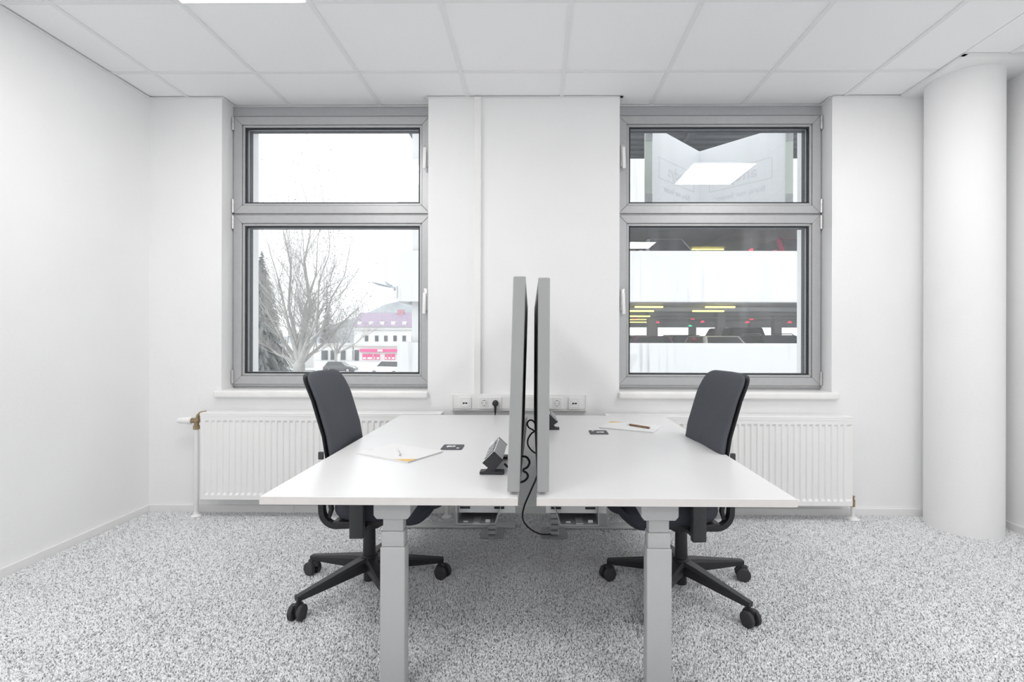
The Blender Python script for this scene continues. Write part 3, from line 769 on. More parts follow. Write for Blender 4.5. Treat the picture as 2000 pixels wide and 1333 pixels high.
# ------------------------------------------------------------------ office chairs (local +x = facing)
def chair(label, loc, rz, base_rot):
    r = thing('office_chair', label, 'office chair', (loc[0], loc[1], .006), rz, group='office chairs at the desks')
    # five-star base
    hub = MB().lathe([(.030, .075), (.036, .08), (.042, .115), (.040, .150), (.034, .156), (.030, .157)], n=32).build('base_hub', M['black_plastic'], r, smooth=40)
    for k in range(5):
        a = base_rot + k*2*PI/5; m = Matrix.Rotation(a, 4, 'Z')
        # tapering arm, top edge falling outward
        st = [(.020, .088, .150, .030), (.08, .086, .143, .026), (.20, .080, .122, .021), (.315, .076, .102, .017), (.345, .077, .097, .016)]
        V = []; F = []
        for x, z0, z1, w in st:
            V += [(x, -w*.78, z0), (x, w*.78, z0), (x, w, z0+(z1-z0)*.75), (x, w*.72, z1), (x, -w*.72, z1), (x, -w, z0+(z1-z0)*.75)]
        for i in range(len(st)-1):
            for q in range(6): F.append((i*6+q, i*6+(q+1) % 6, (i+1)*6+(q+1) % 6, (i+1)*6+q))
        F += [tuple(range(5, -1, -1)), tuple(range((len(st)-1)*6, len(st)*6))]
        b = MB(); b.raw(V, F); b.cyl((.333, 0, .060), (.333, 0, .085), .011, n=14)
        bmesh.ops.transform(b.bm, matrix=m, verts=b.bm.verts)
        b.build('base_arm', M['black_plastic'], r, smooth=35)
        # twin-wheel caster, trailing at its own angle
        tr = a + random.uniform(-.9, .9)
        m2 = m @ Matrix.Translation((.333, 0, 0)) @ Matrix.Rotation(tr - a, 4, 'Z') @ Matrix.Translation((.012, 0, 0))
        b = MB(); b.box(-.016, .014, -.008, .008, .022, .062, .006, 2)
        b.tube([(-.034*math.cos(q), 0, .032+.034*math.sin(q)) for q in [PI*.12+i*PI*.55/6 for i in range(7)]], .010, 8)
        bmesh.ops.transform(b.bm, matrix=m2, verts=b.bm.verts)
        cs = b.build('caster', M['caster'], r, smooth=40)
        for s in (-1, 1):
            b = MB(); b.lathe([(.0, s*.010), (.030, s*.010), (.0325, s*.012), (.0325, s*.026), (.030, s*.0285), (.024, s*.0295), (.010, s*.0285), (0, s*.0285)], (0, 0, .0325), 28, 'y')
            bmesh.ops.transform(b.bm, matrix=m2, verts=b.bm.verts)
            b.build('wheel', M['wheel_tread'], cs, smooth=35)
    MB().cyl((0,0,.035), (0,0,.20), .0255, n=28).build('gas_lift', M['black_plastic'], r, smooth=40)
    MB().cyl((0,0,.20), (0,0,.335), .0145, n=20).build('gas_lift_piston', M['black_plastic'], r, smooth=40)
    MB().cyl((0,0,.157), (0,0,.30), .029, .027, 28).build('lift_sleeve', M['black_plastic'], r, smooth=40)
    # mechanism under the seat
    mech = MB().prism([(-.09, .375), (-.075, .318), (-.045, .300), (.055, .300), (.10, .325), (.13, .375)], 'y', -.075, .075, .006, 2).build('tilt_mechanism', M['black_plastic'], r, smooth=40)
    b = MB().cyl((.03, -.075, .335), (.03, -.20, .338), .006, n=12).cyl((.03, -.20, .338), (.03, -.235, .338), .010, n=14); b.build('lever', M['grey_plastic'], mech, smooth=40)
    b = MB()
    for q in (-.024, -.004, .020): b.box(q-.006, q+.006, -.0765, -.0745, .358, .3605)
    build_each(b, 'scale_mark', M['pbox_light'], mech)
    # seat pan and cushion
    MB().box(-.10, .20, -.195, .195, .360, .380, .008, 2).build('seat_pan', M['black_plastic'], r, smooth=40)
    def seat(u, v):
        a = 2*PI*u; ca, sa = math.cos(a), math.sin(a)
        ex = 4.2 if ca < 0 else 3.1
        qx = math.copysign(abs(ca)**(2/ex), ca); qy = math.copysign(abs(sa)**(2/ex), sa)
        t = v*PI
        prof = math.sin(t)**.30 if 0 < v < 1 else 0
        zc = -math.cos(t)
        x = .122 + .238*prof*qx; y = .238*prof*qy*(1-.04*(qx < 0))
        z = .426 + .058*zc
        f = max(0, (x-.17)/.19); f2 = max(0, (x-.26)/.10)
        z += -.030*f*f if zc > 0 else .060*f2*f2-.020*math.exp(-((x-.24)/.07)**2)                    # waterfall edge, underside sweeping up
        z += .010*(abs(y)/.238)**2 * (1 if zc > 0 else 0)
        return (x, y, z)
    MB().grid(seat, 48, 17, True).build('seat', M['seat_fabric'], r, smooth=80)
    # backrest: curved padded slab; centre line from (x,z)
    def cl(t):
        z = .475 + t*.545
        x = -.072 - .07*t - .066*t**3.2 + .004*math.sin(PI*t)
        return x, z
    def back(u, v, x_off, th, hw, rim=1.0):
        a = 2*PI*u; ca, sa = math.cos(a), math.sin(a); ex = 9.0
        qy = math.copysign(abs(ca)**(2/ex), ca); qt = math.copysign(abs(sa)**(2/ex), sa)
        prof = math.sin(v*PI)**.30 if 0 < v < 1 else 0
        t = .5 + .5*prof*qt*rim
        w = hw*(1 - .025*t**3)
        y = w*prof*qy
        x, z = cl(min(max(t, 0), 1))
        if t > .5: z -= .010*(abs(y)/hw)**3*(t-.5)*2
        x += x_off + math.cos(v*PI)*th - .012*(1-(y/hw)**2)
        return (x, y, z)
    MB().grid(lambda u, v: back(u, v, -.006, .018, .206), 64, 15, True).build('back_cushion', M['chair_fabric'], r, smooth=80)
    MB().grid(lambda u, v: back(u, v, -.028, .005, .212, .992), 64, 11, True).build('back_shell', M['grey_plastic'], r, smooth=80)
    b = MB().box(-.165, -.135, -.05, .05, .56, .68, .008, 2); b.build('lumbar_adjuster', M['grey_plastic'], r, smooth=40)
    for s in (-1, 1):
        MB().box(-.150, -.128, s*.218-.006, s*.218+.006, .655, .688, .003, 1).build('lumbar_knob', M['grey_plastic'], r, smooth=40)
        # curved bar carrying the back
        pts = [(.02, s*.175, .362), (-.05, s*.178, .360)]
        pts += [(-.082-.066*math.sin(q*PI/16), s*.181, .428-.068*math.cos(q*PI/16)) for q in range(0, 9)]
        pts += [(-.149, s*.182, .47), (-.150, s*.180, .53), (-.157, s*.17, .60)]
        b = MB(); V = []; F = []
        for i, p in enumerate(pts):
            p = Vector(p); d = (Vector(pts[min(i+1, len(pts)-1)]) - Vector(pts[max(i-1, 0)])).normalized()
            n_ = Vector((d.z, 0, -d.x)).normalized()*.011; w_ = Vector((0, .017, 0))
            V += [p+n_-w_, p+n_+w_, p-n_+w_, p-n_-w_]
        for i in range(len(pts)-1):
            for q in range(4): F.append((i*4+q, i*4+(q+1) % 4, (i+1)*4+(q+1) % 4, (i+1)*4+q))
        F += [(3,2,1,0), tuple(range((len(pts)-1)*4, len(pts)*4))]
        b.raw(V, F); b.tube([(-.135, s*.181, .52), (-.115, s*.181, .47), (-.108, s*.181, .43), (-.118, s*.181, .395)], [.009, .012, .011, .008], 10)
        b.build('back_support', M['black_plastic'], r, smooth=35)
        # armrest: post, sleeve and pad
        b = MB().box(.000, .058, s*.262-.016, s*.262+.016, .338, .535, .005, 2).box(.004, .052, min(s*.06, s*.262), max(s*.06, s*.262), .346, .366, .003, 1)
        ar = b.build('armrest_post', M['grey_plastic'], r, smooth=40)
        MB().box(.007, .051, s*.262-.011, s*.262+.011, .53, .605, .004, 2).build('armrest_sleeve', M['black_plastic'], ar, smooth=40)
        MB().box(-.095, .125, s*.258-.042, s*.258+.042, .604, .630, .011, 3).build('armrest_pad', M['black_plastic'], ar, smooth=50)
    return r
chair('charcoal office chair tucked under the left desk, in front of the tree window', (-.787, 2.298), math.radians(2.0), math.radians(16-2.0))
chair('charcoal office chair tucked under the right desk, in front of the parking-deck window', (.674, 2.285), math.radians(184.8), math.radians(18-184.8))

# ------------------------------------------------------------------ carpet pile (too fine to count)
def carpet_pile():
    # half-metre carpet tiles laid edge to edge: one tile of tufts, set down at every tile centre turned either way
    nx, ny = 11, 4; x0, x1, y1 = XL+.016, XR-.016, YW-.016; w = (x1-x0)/nx
    me = bpy.data.meshes.new('carpet_pile')
    me.from_pydata([(x0+w*(i+.5), y1-w*(j+.5), .001) for i in range(nx) for j in range(ny)], [], [])
    o = bpy.data.objects.new('carpet_pile', me); COL.objects.link(o)
    ng = bpy.data.node_groups.new('carpet_tufts', 'GeometryNodeTree')
    ng.interface.new_socket('Geometry', in_out='INPUT', socket_type='NodeSocketGeometry')
    ng.interface.new_socket('Geometry', in_out='OUTPUT', socket_type='NodeSocketGeometry')
    N, L = ng.nodes, ng.links
    gi, go = N.new('NodeGroupInput'), N.new('NodeGroupOutput')
    gr = N.new('GeometryNodeMeshGrid'); gr.inputs['Size X'].default_value = w-.0035; gr.inputs['Size Y'].default_value = w-.001
    gr.inputs['Vertices X'].default_value = 2; gr.inputs['Vertices Y'].default_value = 2
    dp = N.new('GeometryNodeDistributePointsOnFaces'); dp.inputs['Density'].default_value = 44000; dp.inputs['Seed'].default_value = 4
    L.new(gr.outputs[0], dp.inputs['Mesh'])
    ico = N.new('GeometryNodeMeshIcoSphere'); ico.inputs['Radius'].default_value = 1; ico.inputs['Subdivisions'].default_value = 1
    tf = N.new('GeometryNodeTransform'); tf.inputs['Scale'].default_value = (.0023, .0023, .0060); tf.inputs['Translation'].default_value = (0, 0, .004)
    L.new(ico.outputs[0], tf.inputs[0])
    sm = N.new('GeometryNodeSetMaterial'); sm.inputs['Material'].default_value = M['yarn']; L.new(tf.outputs[0], sm.inputs[0])
    ss = N.new('GeometryNodeSetShadeSmooth'); L.new(sm.outputs[0], ss.inputs[0])
    iop = N.new('GeometryNodeInstanceOnPoints'); L.new(dp.outputs['Points'], iop.inputs['Points']); L.new(ss.outputs[0], iop.inputs['Instance'])
    rv = N.new('FunctionNodeRandomValue'); rv.data_type = 'FLOAT_VECTOR'; rv.inputs[0].default_value = (-.75, -.75, 0); rv.inputs[1].default_value = (.75, .75, 6.28)
    L.new(rv.outputs[0], iop.inputs['Rotation'])
    rs = N.new('FunctionNodeRandomValue'); rs.inputs[2].default_value = .7; rs.inputs[3].default_value = 1.35; rs.inputs['Seed'].default_value = 3
    L.new(rs.outputs[1], iop.inputs['Scale'])
    rt = N.new('FunctionNodeRandomValue'); rt.inputs['Seed'].default_value = 9
    st = N.new('GeometryNodeStoreNamedAttribute'); st.domain = 'INSTANCE'; st.data_type = 'FLOAT'; st.inputs['Name'].default_value = 'tone'
    L.new(iop.outputs[0], st.inputs[0]); L.new(rt.outputs[1], st.inputs['Value'])
    rl = N.new('GeometryNodeRealizeInstances'); L.new(st.outputs[0], rl.inputs[0])
    it = N.new('GeometryNodeInstanceOnPoints'); L.new(gi.outputs[0], it.inputs['Points']); L.new(rl.outputs[0], it.inputs['Instance'])
    ri = N.new('FunctionNodeRandomValue'); ri.data_type = 'INT'; ri.inputs[4].default_value = 0; ri.inputs[5].default_value = 1; ri.inputs['Seed'].default_value = 2
    mu = N.new('ShaderNodeMath'); mu.operation = 'MULTIPLY'; mu.inputs[1].default_value = PI; L.new(ri.outputs[2], mu.inputs[0])
    cx = N.new('ShaderNodeCombineXYZ'); L.new(mu.outputs[0], cx.inputs[2]); L.new(cx.outputs[0], it.inputs['Rotation'])
    L.new(it.outputs[0], go.inputs[0])
    md = o.modifiers.new('tufts', 'NODES'); md.node_group = ng
    me.materials.append(M['yarn'])
    return tag(o, 'heathered grey carpet pile covering the floor', 'carpet', kind='stuff')
carpet_pile()
# ------------------------------------------------------------------ outdoors
GZ = -3.5                                            # street level, one storey down
def at(x, y, Y):
    """the point at depth Y that the photograph shows at x, y (2000 x 1333 frame)"""
    a, b_ = x-1039.6, y-657.3
    u = a + .00225*b_; v = b_ - .00225*a
    return Vector(((u/955.5 - .0094)*Y, Y, 1.188 - v/955.5*Y))
structure(MB().box(-150, 120, YO+.4, 420, GZ-.3, GZ).build('ground', M['asphalt']))

# parking deck across the yard
G0, G1 = 14.8, 32.0; GX0, GX1 = -4.24, 24.0
g = thing('parking_garage', 'open parking deck with white concrete parapets outside the windows', 'parking garage', ((GX0+GX1)/2, (G0+G1)/2, GZ))
R = g.location
for top in (.991, 3.78, 6.57):
    MB().box(GX0, GX1, G0, G0+.22, top-1.55, top, .02, 1).build('parapet', M['concrete'], g, rel=R)
    MB().box(GX0, GX0+.22, G0+.2205, G1, top-1.55, top).build('parapet', M['concrete'], g, rel=R)
MB().box(GX0, GX1, G0, G0+.22, GZ, -1.6).build('parapet', M['concrete'], g, rel=R)
for z0, z1 in ((-.55, -.25), (2.30, 2.55), (5.09, 5.34)):
    MB().box(GX0+.2205, GX1, G0+.2205, G1, z0, z1).build('deck_slab', M['garage_in'], g, rel=R)
MB().box(GX0+1.5, GX1, G0+1.0, G1-.5, 2.5505, 2.99).build('ramp', M['garage_in'], g, rel=R)
# corrugated soffit of the top storey
n = 150; V = []; F = []
for i in range(n+1):
    y = G0+.3+(G1-G0-.4)*i/n; z = 7.80 + (.05 if i % 4 in (1, 2) else 0)
    V += [(GX0+.3, y, z), (GX1, y, z)]
for i in range(n): F.append((2*i, 2*i+1, 2*i+3, 2*i+2))
b = MB(); b.raw(V, F); b.build('corrugated_soffit', M['corrugated'], g, rel=R)
MB().box(GX0, GX1, G0, G1, 7.86, 8.0).build('roof_slab', M['corrugated'], g, rel=R)
MB().box(GX0+.3, GX1, G1-.5, G1-.3, 5.35, 7.79).build('end_wall', M['corrugated'], g, rel=R)
MB().box(4.9, 5.06, G0+.6, G1-1, 7.62, 7.795).build('roof_beam', M['corrugated'], g, rel=R)
for z0, z1 in ((-.25, 1.20), (1.78, 2.295), (2.995, 4.05), (4.60, 5.085)):
    MB().box(GX0+.2205, GX1, G1-.25, G1, z0, z1).build('far_parapet', M['garage_in'], g, rel=R)
for z0, z1 in ((-.25, 2.299), (2.995, 5.089), (5.345, 7.79)):
    MB().box(GX0+.33, GX0+.75, G0+.45, G0+.95, z0, z1, .02, 1).build('column', M['concrete'], g, rel=R)
    for x, y in ((5.0, 22), (8.1, 22), (11.6, 24), (14.8, 24), (8.9, 28.5), (6.3, 27), (12.6, 29), (17.5, 28), (3.2, 26), (2.0, 20)):
        MB().box(x, x+.36, y, y+.36, z0, z1).build('column', M['garage_in'], g, rel=R)
for y in (18.6, 22.4, 26.0, 29.5): MB().box(GX0+.3, GX1, y, y+.25, 2.14, 2.298).build('ceiling_beam', M['garage_in'], g, rel=R)
for x, y, z, l in ((5.66, 17.8, 2.09, 1.13), (5.75, 16.7, 2.17, 1.0), (3.3, 17.8, 2.09, .95), (3.35, 16.7, 2.17, .95), (3.7, 21.2, 2.04, 1.2), (4.2, 25, 2.02, 1.5), (4.9, 28.6, 2.0, 1.5),
                   (10.6, 26.5, 2.03, .9), (6.75, 21.4, 4.98, 1.4), (13.0, 24.0, 4.98, 1.4)):
    MB().box(x, x+l, y, y+.10, z, z+.055, .01, 1).build('tube_light', M['tube_yellow'], g, rel=R)
for y, z in ((20.0, 1.95), (24.0, 1.97), (21.0, 4.86)): MB().cyl((GX0+.3, y, z), (GX1, y, z), .03, n=8).build('pipe', M['pipe_grey'], g, rel=R, smooth=40)
for x, y, m in ((1352, 623, 0), (1371, 629, 0), (1466, 624, 0), (1458, 630, 0), (1540, 630, 0), (1284, 630, 0), (1240, 623, 0), (1466, 489, 0), (1347, 637, 1), (1277, 643, 1)):
    p = at(x, y, 23.0 if y > 560 else 19.5)
    b = MB(); b.lathe([(.09, -.03), (.09, .0), (.05, .035), (.02, .05)], p, 12)
    il = b.build('indicator_lamp', M['green_light'] if m else M['red_light'], g, rel=R)
    MB().cyl(p+Vector((0,0,.051)), (p.x, p.y, (2.297 if y > 560 else 5.085)), .008, n=6).build('rod', M['garage_in'], il, rel=R)

# cars
def car(label, loc, rz, paint, L=4.3, Wd=1.78, Hc=1.46, van=False, rails=False):
    r = thing('car', label, 'car', loc, rz)
    h = Wd/2; belt = .92*Hc/1.46
    sil = [(-L/2, .30), (-L/2, .62), (-L/2+.10, belt-.06), (-L/2+.30, belt), (L*.20, belt), (L*.34, belt-.06), (L/2-.12, belt-.22), (L/2, .58), (L/2, .28), (L/2-.2, .20), (-L/2+.2, .20)]
    MB().prism(sil, 'y', -h, h, .07, 3).build('body', paint, r, smooth=50)
    fx = (L*.24, L*.06) if not van else (L*.30, L*.16); rx = (-L*.47, -L*.37) if not van else (-L*.485, -L*.45)
    top = Hc; w0, w1 = h*.93, h*.70
    st = []
    V = [(rx[0], -w0, belt-.05), (fx[0], -w0, belt-.05), (fx[0], w0, belt-.05), (rx[0], w0, belt-.05),
         (rx[1], -w1, top), (fx[1], -w1, top), (fx[1], w1, top), (rx[1], w1, top)]
    t = bmesh.new(); vv = [t.verts.new(v) for v in V]
    FF = ((3,2,1,0), (4,5,6,7), (0,1,5,4), (1,2,6,5), (2,3,7,6), (3,0,4,7))
    for f in FF: t.faces.new([vv[i] for i in f])
    bmesh.ops.bevel(t, geom=t.edges[:], offset=.09, segments=4, affect='EDGES', profile=.6)
    b = MB(); b._merge(t); b.build('cabin', paint, r, smooth=50)
    names_ = {2: 'side_window', 3: 'windscreen', 4: 'side_window', 5: 'rear_window'}
    for k, nm in names_.items():
        q = [Vector(V[i]) for i in FF[k]]; c = sum(q, Vector())/4; nrm = (q[1]-q[0]).cross(q[2]-q[0]).normalized()
        if nrm.dot(c-Vector((0,0,belt))) < 0: nrm = -nrm
        q = [c+(p-c)*.86 for p in q]
        b = MB(); b.raw([p+nrm*.004 for p in q]+[p-nrm*.01 for p in q], [(0,1,2,3), (7,6,5,4), (0,4,5,1), (1,5,6,2), (2,6,7,3), (3,7,4,0)])
        b.build(nm, M['car_glass'], r)
    for x in (-L*.30, L*.31):
        for s in (-1, 1):
            wv = MB().lathe([(0, -.10), (.29, -.10), (.32, -.07), (.32, .07), (.29, .10), (0, .10)], (x, s*(h-.09), .32), 24, 'y').build('wheel', M['tyre'], r, smooth=40)
            MB().lathe([(0, 0), (.19, 0), (.20, .008), (0, .012)], (x, s*(h+.011), .32), 16, 'y').build('hub_cap', M['car_silver'], wv, smooth=40)
    for s in (-1, 1):
        MB().box(L/2-.06, L/2+.005, s*h*.72-.17, s*h*.72+.17, .60, .72, .02, 2).build('headlight', M['paint_white'], r)
        MB().box(-L/2-.005, -L/2+.05, s*h*.78-.13, s*h*.78+.13, .64, .80, .02, 2).build('tail_light', M['red_paint'], r)
        MB().box(fx[0]-.35, fx[0]-.22, s*(h+.06)-.07, s*(h+.06)+.07, belt-.02, belt+.10, .03, 2).build('wing_mirror', paint, r)
        if rails: MB().tube([(rx[1]+.1, s*w1*.92, top-.02), (rx[1]+.2, s*w1*.92, top+.045), (fx[1]-.25, s*w1*.92, top+.045), (fx[1]-.1, s*w1*.92, top-.02)], .018, 8).build('roof_rail', M['car_silver'], r, smooth=40)
    return r
UP = PI/2
car('white hatchback seen over the lower parapet of the parking deck', (6.50, 17.5, -.25), -UP, M['car_white'], Hc=1.47)
car('purple car in the lower parking deck, leftmost there', (4.05, 17.5, -.25), -UP, M['car_purple'], Hc=1.46)
car('dark estate with roof rails beside the white hatchback in the lower deck', (8.55, 17.6, -.25), -UP, M['car_dark'], Hc=1.50, rails=True)
car('black van behind the dark estate in the lower parking deck', (9.05, 23.2, -.25), UP, M['car_black'], 4.6, 1.9, 1.84, van=True)
car('black car behind the purple car in the lower parking deck', (4.7, 24.6, -.25), UP, M['car_black'], Hc=1.50)
car('dark grey car behind the white hatchback in the lower parking deck', (6.9, 24.2, -.25), UP, M['car_dark'], Hc=1.52)
car('grey hatchback on the upper parking deck, leftmost there', (4.45, 17.3, 2.995), -UP, M['car_silver'], Hc=1.60)
car('magenta car with red roof pillar on the upper parking deck', (8.95, 17.3, 2.995), -UP, M['car_red'], Hc=1.62)
p = at(661, 727, 62); car('dark car parked in the street behind the thin tree', (p.x, 62.5, GZ), 0, M['car_dark'], 3.9, 1.75, 1.42)
p = at(752, 732, 58); car('white van parked in the street at the edge of the parking deck', (p.x+.3, 58, GZ), PI*.93, M['car_white'], 4.2, 1.8, 1.75, van=True)

# street lamp arms at the corner of the parking deck
c = at(776, 568, 14.7)
r = thing('street_lamp', 'grey twin-head lamp arm on the corner of the parking deck', 'street lamp', (GX0, G0, c.z-.25))
R = r.location
MB().box(GX0-.10, GX0-.0005, G0-.05, G0+.12, c.z-.22, c.z+.16, .01, 1).build('wall_bracket', M['facade_trim'], r, rel=R)
p1, p2, p3 = at(770, 563, 14.7), at(763, 560, 14.7), at(726, 551, 14.4)
MB().tube([(GX0-.08, G0, c.z), p1, p2], .03, 10).build('arm', M['lamp_grey'], r, rel=R, smooth=40)
def head(p, q, w):
    d = q-p; b = MB(); n_ = 9
    pts = [p+d*(k/(n_-1)) for k in range(n_)]
    V = []; F = []
    side = Vector((0, 1, 0))*w; up = Vector((-d.z, 0, d.x)).normalized()
    for k, pt in enumerate(pts):
        s_ = math.sin(PI*min(1, .12+.88*k/(n_-1))*.92+.1)**.6
        V += [pt-side*s_, pt+up*w*.55*s_, pt+side*s_, pt-up*w*.22*s_]
    for k in range(n_-1):
        for q_ in range(4): F.append((k*4+q_, k*4+(q_+1) % 4, (k+1)*4+(q_+1) % 4, (k+1)*4+q_))
    F += [(3,2,1,0), tuple(range((n_-1)*4, n_*4))]
    b.raw(V, F); b.build('lamp_head', M['lamp_grey'], r, smooth=40, rel=R)
head(p2, p3, .10)
head(at(765, 558, 14.8), at(751, 549, 15.6), .14)

# folded opal sign outside the right window
S0, SA, S1 = Vector((.942, 4.03, 0)), Vector((1.520, 4.60, 0)), Vector((2.035, 4.04, 0))
zs0, zs1 = 2.285, 2.925
r = thing('window_sign', 'folded opal sign with faint mirrored lettering outside the upper right window', 'sign', (SA.x, SA.y, zs0))
R = Vector(r.location)
for a, c2, mir in ((S0, SA, 0), (SA, S1, 1)):
    d = (c2-a).normalized(); nrm = Vector((-d.y, d.x, 0)); Ln = (c2-a).length
    b = MB(); b.raw([a+Vector((0,0,zs0)), c2+Vector((0,0,zs0)), c2+nrm*.006+Vector((0,0,zs0)), a+nrm*.006+Vector((0,0,zs0)),
                     a+Vector((0,0,zs1)), c2+Vector((0,0,zs1)), c2+nrm*.006+Vector((0,0,zs1)), a+nrm*.006+Vector((0,0,zs1))],
                    [(3,2,1,0), (4,5,6,7), (0,1,5,4), (1,2,6,5), (2,3,7,6), (3,0,4,7)])
    sh = b.build('sign_sheet', M['sign_sheet'], r, rel=R)
    # text seen from behind: x axis runs against the reader's direction
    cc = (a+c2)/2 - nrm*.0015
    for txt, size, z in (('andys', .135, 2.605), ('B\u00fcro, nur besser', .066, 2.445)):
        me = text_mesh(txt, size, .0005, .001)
        o = link('lettering', me, M['sign_print'], sh)  # grey letters stand in for the print's shadow through the opal sheet
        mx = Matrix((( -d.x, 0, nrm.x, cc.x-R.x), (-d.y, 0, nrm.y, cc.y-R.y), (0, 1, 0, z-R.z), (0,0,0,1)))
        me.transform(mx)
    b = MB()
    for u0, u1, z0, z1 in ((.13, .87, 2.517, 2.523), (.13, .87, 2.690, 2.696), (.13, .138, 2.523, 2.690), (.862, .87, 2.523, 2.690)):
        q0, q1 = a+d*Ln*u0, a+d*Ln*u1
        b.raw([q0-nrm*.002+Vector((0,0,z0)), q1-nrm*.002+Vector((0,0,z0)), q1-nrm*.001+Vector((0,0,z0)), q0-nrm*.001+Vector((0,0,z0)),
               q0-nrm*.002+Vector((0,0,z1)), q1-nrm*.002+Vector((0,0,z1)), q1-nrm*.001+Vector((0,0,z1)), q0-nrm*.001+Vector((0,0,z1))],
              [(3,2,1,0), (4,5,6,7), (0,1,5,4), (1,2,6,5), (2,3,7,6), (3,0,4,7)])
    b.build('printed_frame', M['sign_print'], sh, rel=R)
for p in (S0, S1):
    s_ = -1 if p is S0 else 1
    MB().box(min(p.x, p.x+s_*.062), max(p.x, p.x+s_*.062), p.y-.012, p.y-.002, zs0, zs1+.002).build('edge_strip', M['sign_strip'], r, rel=R)
    for z in (2.325, 2.83): MB().box(min(p.x, p.x+s_*.055), max(p.x, p.x+s_*.055), p.y-.02, p.y-.0125, z-.035, z+.035).build('fitting', M['tray'], r, rel=R)
MB().box(S0.x-.03, S0.x+.03, YO, S0.y-.012, 2.86, 2.89).build('stay', M['pipe_grey'], r, rel=R)
MB().box(S1.x-.03, S1.x+.03, YO, S1.y-.012, 2.86, 2.89).build('stay', M['pipe_grey'], r, rel=R)

# the shops across the street
YB = 92.0
f = lambda x, y=690: at(x, y, YB)
r = thing('shop_building', 'pale building with mauve roof and pink shop front across the street', 'building', (f(750).x, YB+5, GZ))
R = r.location
x0, x1 = f(690).x, f(860).x; ze = at(750, 640, YB).z; zm = at(750, 676, YB).z
MB().box(x0, x1, YB, YB+12, GZ, ze).build('wall', M['facade'], r, rel=R)
MB().box(x0-.1, x1, YB-.35, YB-.001, ze-.5, ze+.1, .05, 1).build('eaves_cornice', M['facade_trim'], r, rel=R)
MB().box(x0-.1, x1, YB-.25, YB-.001, zm-.15, zm+.15, .03, 1).build('string_course', M['facade_trim'], r, rel=R)
zr = at(750, 611, YB+4).z
MB().prism([(YB-.5, ze+.1), (YB+12.5, ze+.1), (YB+8, zr), (YB+4, zr)], 'x', x0-.3, x1).build('roof', M['roof_tile'], r, rel=R)
p = f(772, 612); MB().box(p.x-.55, p.x+.55, YB+3.2, YB+4.4, zr-1, at(772, 605, YB+3).z).build('chimney', M['chimney'], r, rel=R)
for x in (715, 735, 753, 771, 789, 807):
    p = f(x, 655); q = f(x, 668)
    w = MB().box(p.x-.42, p.x+.42, YB-.06, YB-.001, q.z, p.z).build('window', M['facade_trim'], r, rel=R)
    MB().box(p.x-.32, p.x+.32, YB-.08, YB-.0605, q.z+.1, p.z-.1).build('pane', M['shopglass'], w, rel=R)
for x in (700, 722, 744, 766, 788): MB().box(f(x).x-.35, f(x).x+.35, YB+.2, YB+1.1, ze+.45, ze+1.15).build('dormer', M['facade'], r, rel=R)
a, c2 = f(703, 682), f(800, 688); MB().box(a.x, c2.x, YB-.5, YB-.26, c2.z, a.z).build('shop_fascia', M['pink'], r, rel=R)
b = MB().box(f(738).x, f(748).x, YB-.53, YB-.5005, at(740, 688, YB).z+.1, at(740, 682, YB).z-.1); b.build('fascia_panel', M['paint_white'], r, rel=R)
for xa, xb in ((707, 715), (716, 727), (729, 733), (734, 741), (751, 756), (757, 763), (764, 771), (778, 790)):
    a, c2 = f(xa, 692), f(xb, 703)
    w = MB().box(a.x, c2.x, YB-.08, YB-.001, c2.z, a.z).build('shop_window', M['pink'], r, rel=R)
    MB().box(a.x+.1, c2.x-.1, YB-.09, YB-.0805, c2.z+.1, c2.z+.45).build('window_poster', M['paint_white'], w, rel=R)
r = thing('low_shop_building', 'low pale building with dark shop windows beside the pink shop', 'building', (f(650).x, YB+4, GZ))
R = r.location
MB().box(f(606).x, x0-.4, YB+.3, YB+9, GZ, at(650, 672, YB).z).build('wall', M['facade'], r, rel=R)
MB().box(f(606).x-.1, x0-.4, YB-.05, YB+.2995, at(650, 675, YB).z, at(650, 671, YB).z).build('flat_roof_edge', M['facade_trim'], r, rel=R)
for xa, xb in ((624, 639), (642, 652), (662, 674), (685.5, 689.5)):
    a, c2 = f(xa, 684), f(xb, 705)
    w = MB().box(a.x, c2.x, YB+.2, YB+.2995, c2.z, a.z).build('shop_window', M['facade_trim'], r, rel=R)
    MB().box(a.x+.12, c2.x-.12, YB+.18, YB+.1995, c2.z+.12, a.z-.12).build('pane', M['shopglass'], w, rel=R)
a, c2 = f(691, 684), f(700, 705); 
w = MB().box(a.x, c2.x, YB-.04, YB-.001, c2.z, a.z).build('shop_door', M['shopglass'], bpy.data.objects['shop_building'], rel=bpy.data.objects['shop_building'].location)
a, c2 = at(470, 688, 72), at(611, 720, 72)
tag(MB().box(a.x, c2.x, 72, 72.3, GZ, a.z, .03, 1).build('garden_wall', M['facade']), 'white garden wall behind the large bare tree', 'wall')
a, c2 = at(470, 724, 60), at(613, 729, 60)
r = thing('street_fence', 'low dark rail fence in front of the white garden wall', 'fence', ((a.x+c2.x)/2, 60, GZ)); R = r.location
MB().box(a.x, c2.x, 60, 60.06, a.z-.10, a.z).build('rail', M['shopglass'], r, rel=R)
k = 0
while a.x+k*1.5 < c2.x:
    MB().box(a.x+k*1.5, a.x+k*1.5+.06, 60, 60.06, GZ, a.z-.1005).build('post', M['shopglass'], r, rel=R); k += 1
